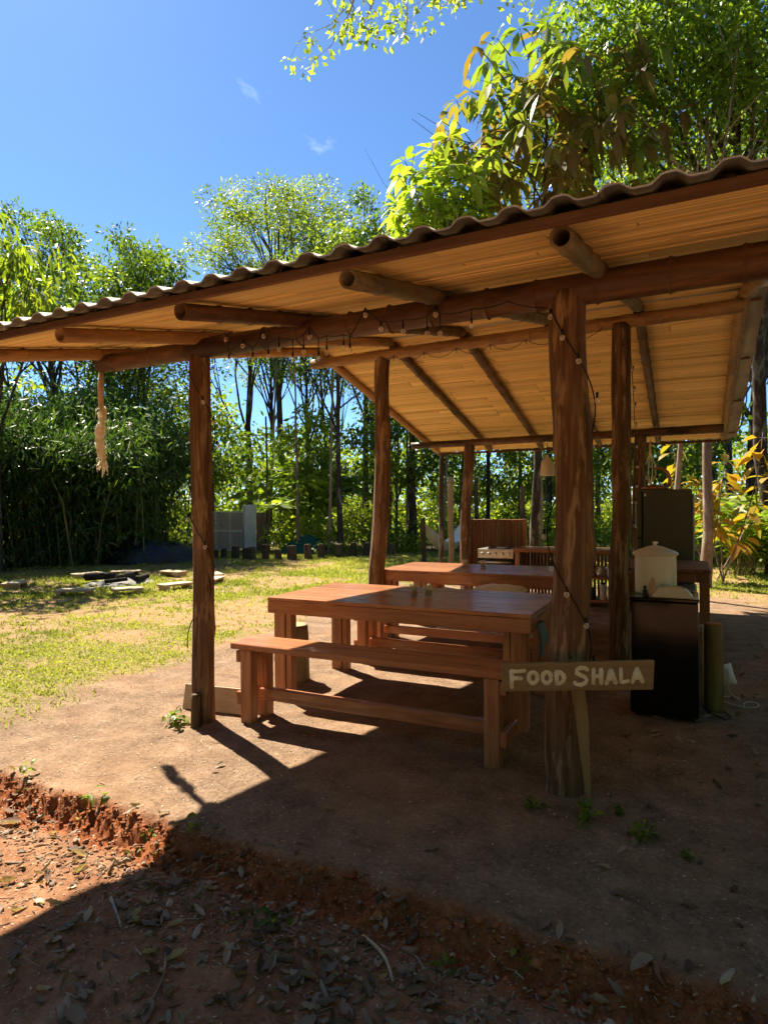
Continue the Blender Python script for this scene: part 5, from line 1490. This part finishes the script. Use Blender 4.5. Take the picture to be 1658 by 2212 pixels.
# fallen leaves: the small ones as a mass, the larger ones singly
def curl_leaf(seed, L, W, curl):
    rs = np.random.RandomState(seed); n, m = 8, 5; V = []
    bend = rs.uniform(-.6, .6)
    for i in range(n):
        t = i / (n - 1); w = W * (math.sin(math.pi * min(1, t * .94 + .04)) ** .8) * .5 + .0008
        for j in range(m):
            s = (j / (m - 1)) * 2 - 1
            V.append((s * w * math.cos(curl * s) + bend * .2 * L * t * t, L * (t - .5), abs(s) ** 1.5 * w * math.sin(curl) * 1.1 + .25 * L * curl * .4 * (2 * t - 1) ** 2 + .002 + .003 * rs.normal()))
    ii = np.arange(n * m).reshape(n, m); ff = np.stack([ii[:-1, :-1], ii[1:, :-1], ii[1:, 1:], ii[:-1, 1:]], -1).reshape(-1, 4)
    return np.array(V), ff
rs = np.random.RandomState(23)
parts = []
N_L = 950
uu = np.concatenate([rs.uniform(-3.6, .6, N_L // 2), rs.normal(-1.0, .55, N_L // 4), rs.uniform(-.4, 1.2, N_L // 4)]); vv = np.concatenate([rs.uniform(.95, 2.1, N_L // 2), rs.normal(1.66, .15, N_L // 4), rs.uniform(2.2, 7.5, N_L // 4)])
proto = [curl_leaf(300 + k, .055, .026, .3 + .25 * k) for k in range(4)]
for k in range(len(uu)):
    Vp, Fp = proto[k % 4]; a = rs.rand() * 6.28; s = rs.uniform(.45, 1.25); c_, s_ = math.cos(a), math.sin(a); tl = rs.normal() * .35
    M3 = np.array([[c_, -s_, 0], [s_, c_, 0], [0, 0, 1]]) @ np.array([[1, 0, 0], [0, math.cos(tl), -math.sin(tl)], [0, math.sin(tl), math.cos(tl)]])
    if rs.rand() < .4: M3 = M3 @ np.diag([1, 1, -1.0])
    q = (Vp * s) @ M3.T; q[:, 2] -= q[:, 2].min() - .001
    parts.append((q + [uu[k], vv[k], gz(uu[k], vv[k])], Fp, np.full(len(Vp), min(1, max(0, rs.normal() * .3 + .45)))))
V, F, T = join(parts)
tag(put('leaf_litter', fast_mesh('leaf_litter', V, F, LEAF['dry'], True, T)), 'small curled dry leaves strewn over the path and ditch', 'leaf litter', kind='stuff')
rs = np.random.RandomState(24)
big = []
for k in range(5):
    Vp, Fp = curl_leaf(400 + k, .11, .055, .25 + .2 * k); big.append(fast_mesh('fallen_leaf', Vp, Fp, LEAF['dry'], True, np.full(len(Vp), (.35, .5, .7, .85, .95)[k])))
BL0 = [(-2.05, 1.93, .75), (-1.83, 1.83, .8), (-2.35, 1.80, .7), (-1.62, 1.62, .6), (-1.78, 1.58, .7), (-1.50, 1.50, .75), (-1.35, 1.57, .6), (-1.95, 1.45, .7), (-1.10, 1.60, .7), (-.98, 1.45, .8), (-.90, 1.55, .7), (-1.22, 1.28, .85), (-1.05, 1.22, .8), (-.82, 1.38, 1.0), (-.68, 1.60, .6), (-.52, 1.72, .55), (-.44, 2.08, .75), (-.14, 2.02, 1.0), (-1.42, 1.30, .8), (-1.60, 1.20, .9), (-1.72, 1.31, .6), (-.75, 1.72, .7), (-.60, 1.45, .8), (-.9, 1.15, .8), (-1.3, 1.12, .9), (.35, 2.95, .6), (.45, 3.2, .7), (.28, 3.35, .6), (.55, 2.7, .7), (.5, 2.3, .8), (-.95, 2.35, .6), (-1.5, 2.45, .55), (-2.3, 2.62, .6), (-2.27, 2.55, .5), (-1.9, 2.75, .45), (.62, 3.7, .7), (.75, 4.1, .8), (.42, 4.3, .7), (-.3, 2.5, .6), (-2.9, 1.85, .9)]
def leaf_zone(u, v):
    if v > 2.15: return 'on the bare earth right of the black fridge' if u > .2 else 'on the packed earth before the tables'
    if u < -2.0 + .25 * (v - 1.3): return 'on the sunlit end of the red path'
    return 'in the shaded ditch below the step' if v > 1.5 else 'on the shaded path at the bottom'
zones = {}
for q in sorted(BL0, key=lambda q: pix(q[0], q[1], 0)): zones.setdefault(leaf_zone(q[0], q[1]), []).append(q)
BL = [(*q, '%s larger dry leaf from the left %s' % (ORD[i], z_)) for z_, qs in zones.items() for i, q in enumerate(qs)]
for k, (u, v, s, lab) in enumerate(BL):
    o = put('fallen_leaf', big[rs.randint(5)], None, Matrix.Translation((u, v, gz(u, v) + .004)) @ Matrix.Rotation(rs.rand() * 6.28, 4, 'Z') @ Matrix.Rotation(rs.normal() * .3, 4, 'X') @ Matrix.Scale(s * rs.uniform(.85, 1.1), 4))
    tag(o, lab, 'leaf', 'larger fallen leaves on the ground')
# bark chips and broken twiglets in the ditch and on the path
rs = np.random.RandomState(27); n = 900
u = rs.uniform(-3.6, .7, n); v = np.where(rs.rand(n) < .6, rs.normal(1.72, .16, n), rs.uniform(.95, 2.0, n)); zz = ground_z(u, v)
a = rs.rand(n) * 6.28; L = rs.uniform(.012, .06, n); w_ = rs.uniform(.0012, .003, n)
c = np.stack([u, v, zz + .004], -1); dd = np.stack([np.cos(a), np.sin(a), rs.normal(size=n) * .12], -1); sd_ = np.stack([-np.sin(a), np.cos(a), 0 * a], -1)
A_ = c - dd * L[:, None] / 2; B_ = c + dd * L[:, None] / 2; sw = sd_ * w_[:, None]; up_ = np.array([0, 0, 1.0]) * w_[:, None]
V = np.stack([A_ - sw, A_ + sw, A_ + up_ * 1.4, B_ - sw, B_ + sw, B_ + up_ * 1.4], 1).reshape(-1, 3); o_ = (np.arange(n) * 6)[:, None]
F = np.concatenate([o_ + [0, 3, 5, 2], o_ + [1, 2, 5, 4], o_ + [0, 1, 4, 3]], 0)
tag(put('twiglets', fast_mesh('twiglets', V, F, LEAF['dry'], False, np.repeat(rs.rand(n), 6))), 'broken twiglets and bark chips strewn on the path and ditch', 'litter', kind='stuff')
# twigs
for k, (a, b, r, lab) in enumerate([((-1.02, 1.88), (-.83, 1.72), .007, 'straight pale twig lying across the foot of the shaded step'), ((-1.95, 1.62), (-1.78, 1.52), .006, 'short twig on the path at the shadow edge'), ((-2.05, 1.32), (-1.86, 1.36), .006, 'short twig near the lower left corner'), ((-1.55, 1.50), (-1.42, 1.28), .005, 'bent twig in the shaded middle of the path'), ((-2.55, 1.60), (-2.40, 1.72), .005, 'thin twig on the sunlit part of the path')]):
    rs_ = np.random.RandomState(k); za, zb = gz(*a), gz(*b)
    mb = MB(); pth = bend_path((a[0], a[1], za + .008), (b[0], b[1], zb + .010), rs_, 6, .05, .0); mb.tube(pth, list(np.linspace(r, r * .6, 6)), 7)
    tag(mb.build('twig', MAT['pale_wood' if k == 0 else 'bark_pale']), lab, 'twig', 'twigs on the ground')
# pebbles and clay clods
def stones(name, pts, sizes, mat, seed, label, cat):
    rs = np.random.RandomState(seed); parts = []
    base = np.array([(1, 0, 0), (-1, 0, 0), (0, 1, 0), (0, -1, 0), (0, 0, 1), (0, 0, -1), (.6, .6, .5), (-.6, .6, .5), (-.6, -.6, .5), (.6, -.6, .5)], float)
    tri = np.array([(0, 6, 9), (2, 7, 6), (1, 8, 7), (3, 9, 8), (4, 6, 7), (4, 7, 8), (4, 8, 9), (4, 9, 6), (0, 2, 6), (2, 1, 7), (1, 3, 8), (3, 0, 9), (5, 2, 0), (5, 1, 2), (5, 3, 1), (5, 0, 3)])
    for p, s in zip(pts, sizes):
        q = base * (1 + .34 * rs.normal(size=(10, 1))) * s * rs.uniform(.7, 1.3, (1, 3)) * [1, 1, .75]
        a = rs.rand() * 6.28; M2 = np.array([[math.cos(a), -math.sin(a), 0], [math.sin(a), math.cos(a), 0], [0, 0, 1]])
        parts.append((q @ M2.T + p, tri, np.full(10, rs.rand())))
    V, F, T = join(parts)
    return tag(put(name, fast_mesh(name, V, F, mat, False, T)), label, cat, kind='stuff')
def grit_mat(name, a, b, c):
    g = N(name); at = g.n('Attribute', attribute_name='tint'); n_ = g.noise(g.coord(), 60, 3)
    col = g.mix(g.math('MULTIPLY', n_, .4), g.ramp(at.outputs['Fac'], [(0, a), (.5, b), (1, c)]), b)
    return g.done(g.principled(col, .9, .15, g.bump(n_, .6, .004)))
rs = np.random.RandomState(25); n = 2600
u = rs.uniform(-3.7, .7, n); e = step_edge(u); v = e - rs.normal(.24, .10, n); zz = ground_z(u, v)
stones('pebbles', np.stack([u, v, zz + .001], -1), rs.gamma(2.0, .0022, n) + .0015, grit_mat('grit', (.16, .07, .035), (.27, .15, .085), (.40, .31, .22)), 5, 'loose grit and pebbles in the ditch', 'pebbles')
rs = np.random.RandomState(26); n = 1800
u = rs.uniform(-3.7, .7, n); e = step_edge(u); v = e - np.abs(rs.normal(.03, .05, n)); zz = ground_z(u, v)
stones('clay_clods', np.stack([u, v, zz + .002], -1), rs.gamma(1.3, .0030, n) + .0015, grit_mat('clod', (.15, .042, .014), (.29, .09, .03), (.42, .16, .06)), 6, 'crumbling red clay clods along the cut step', 'clods')
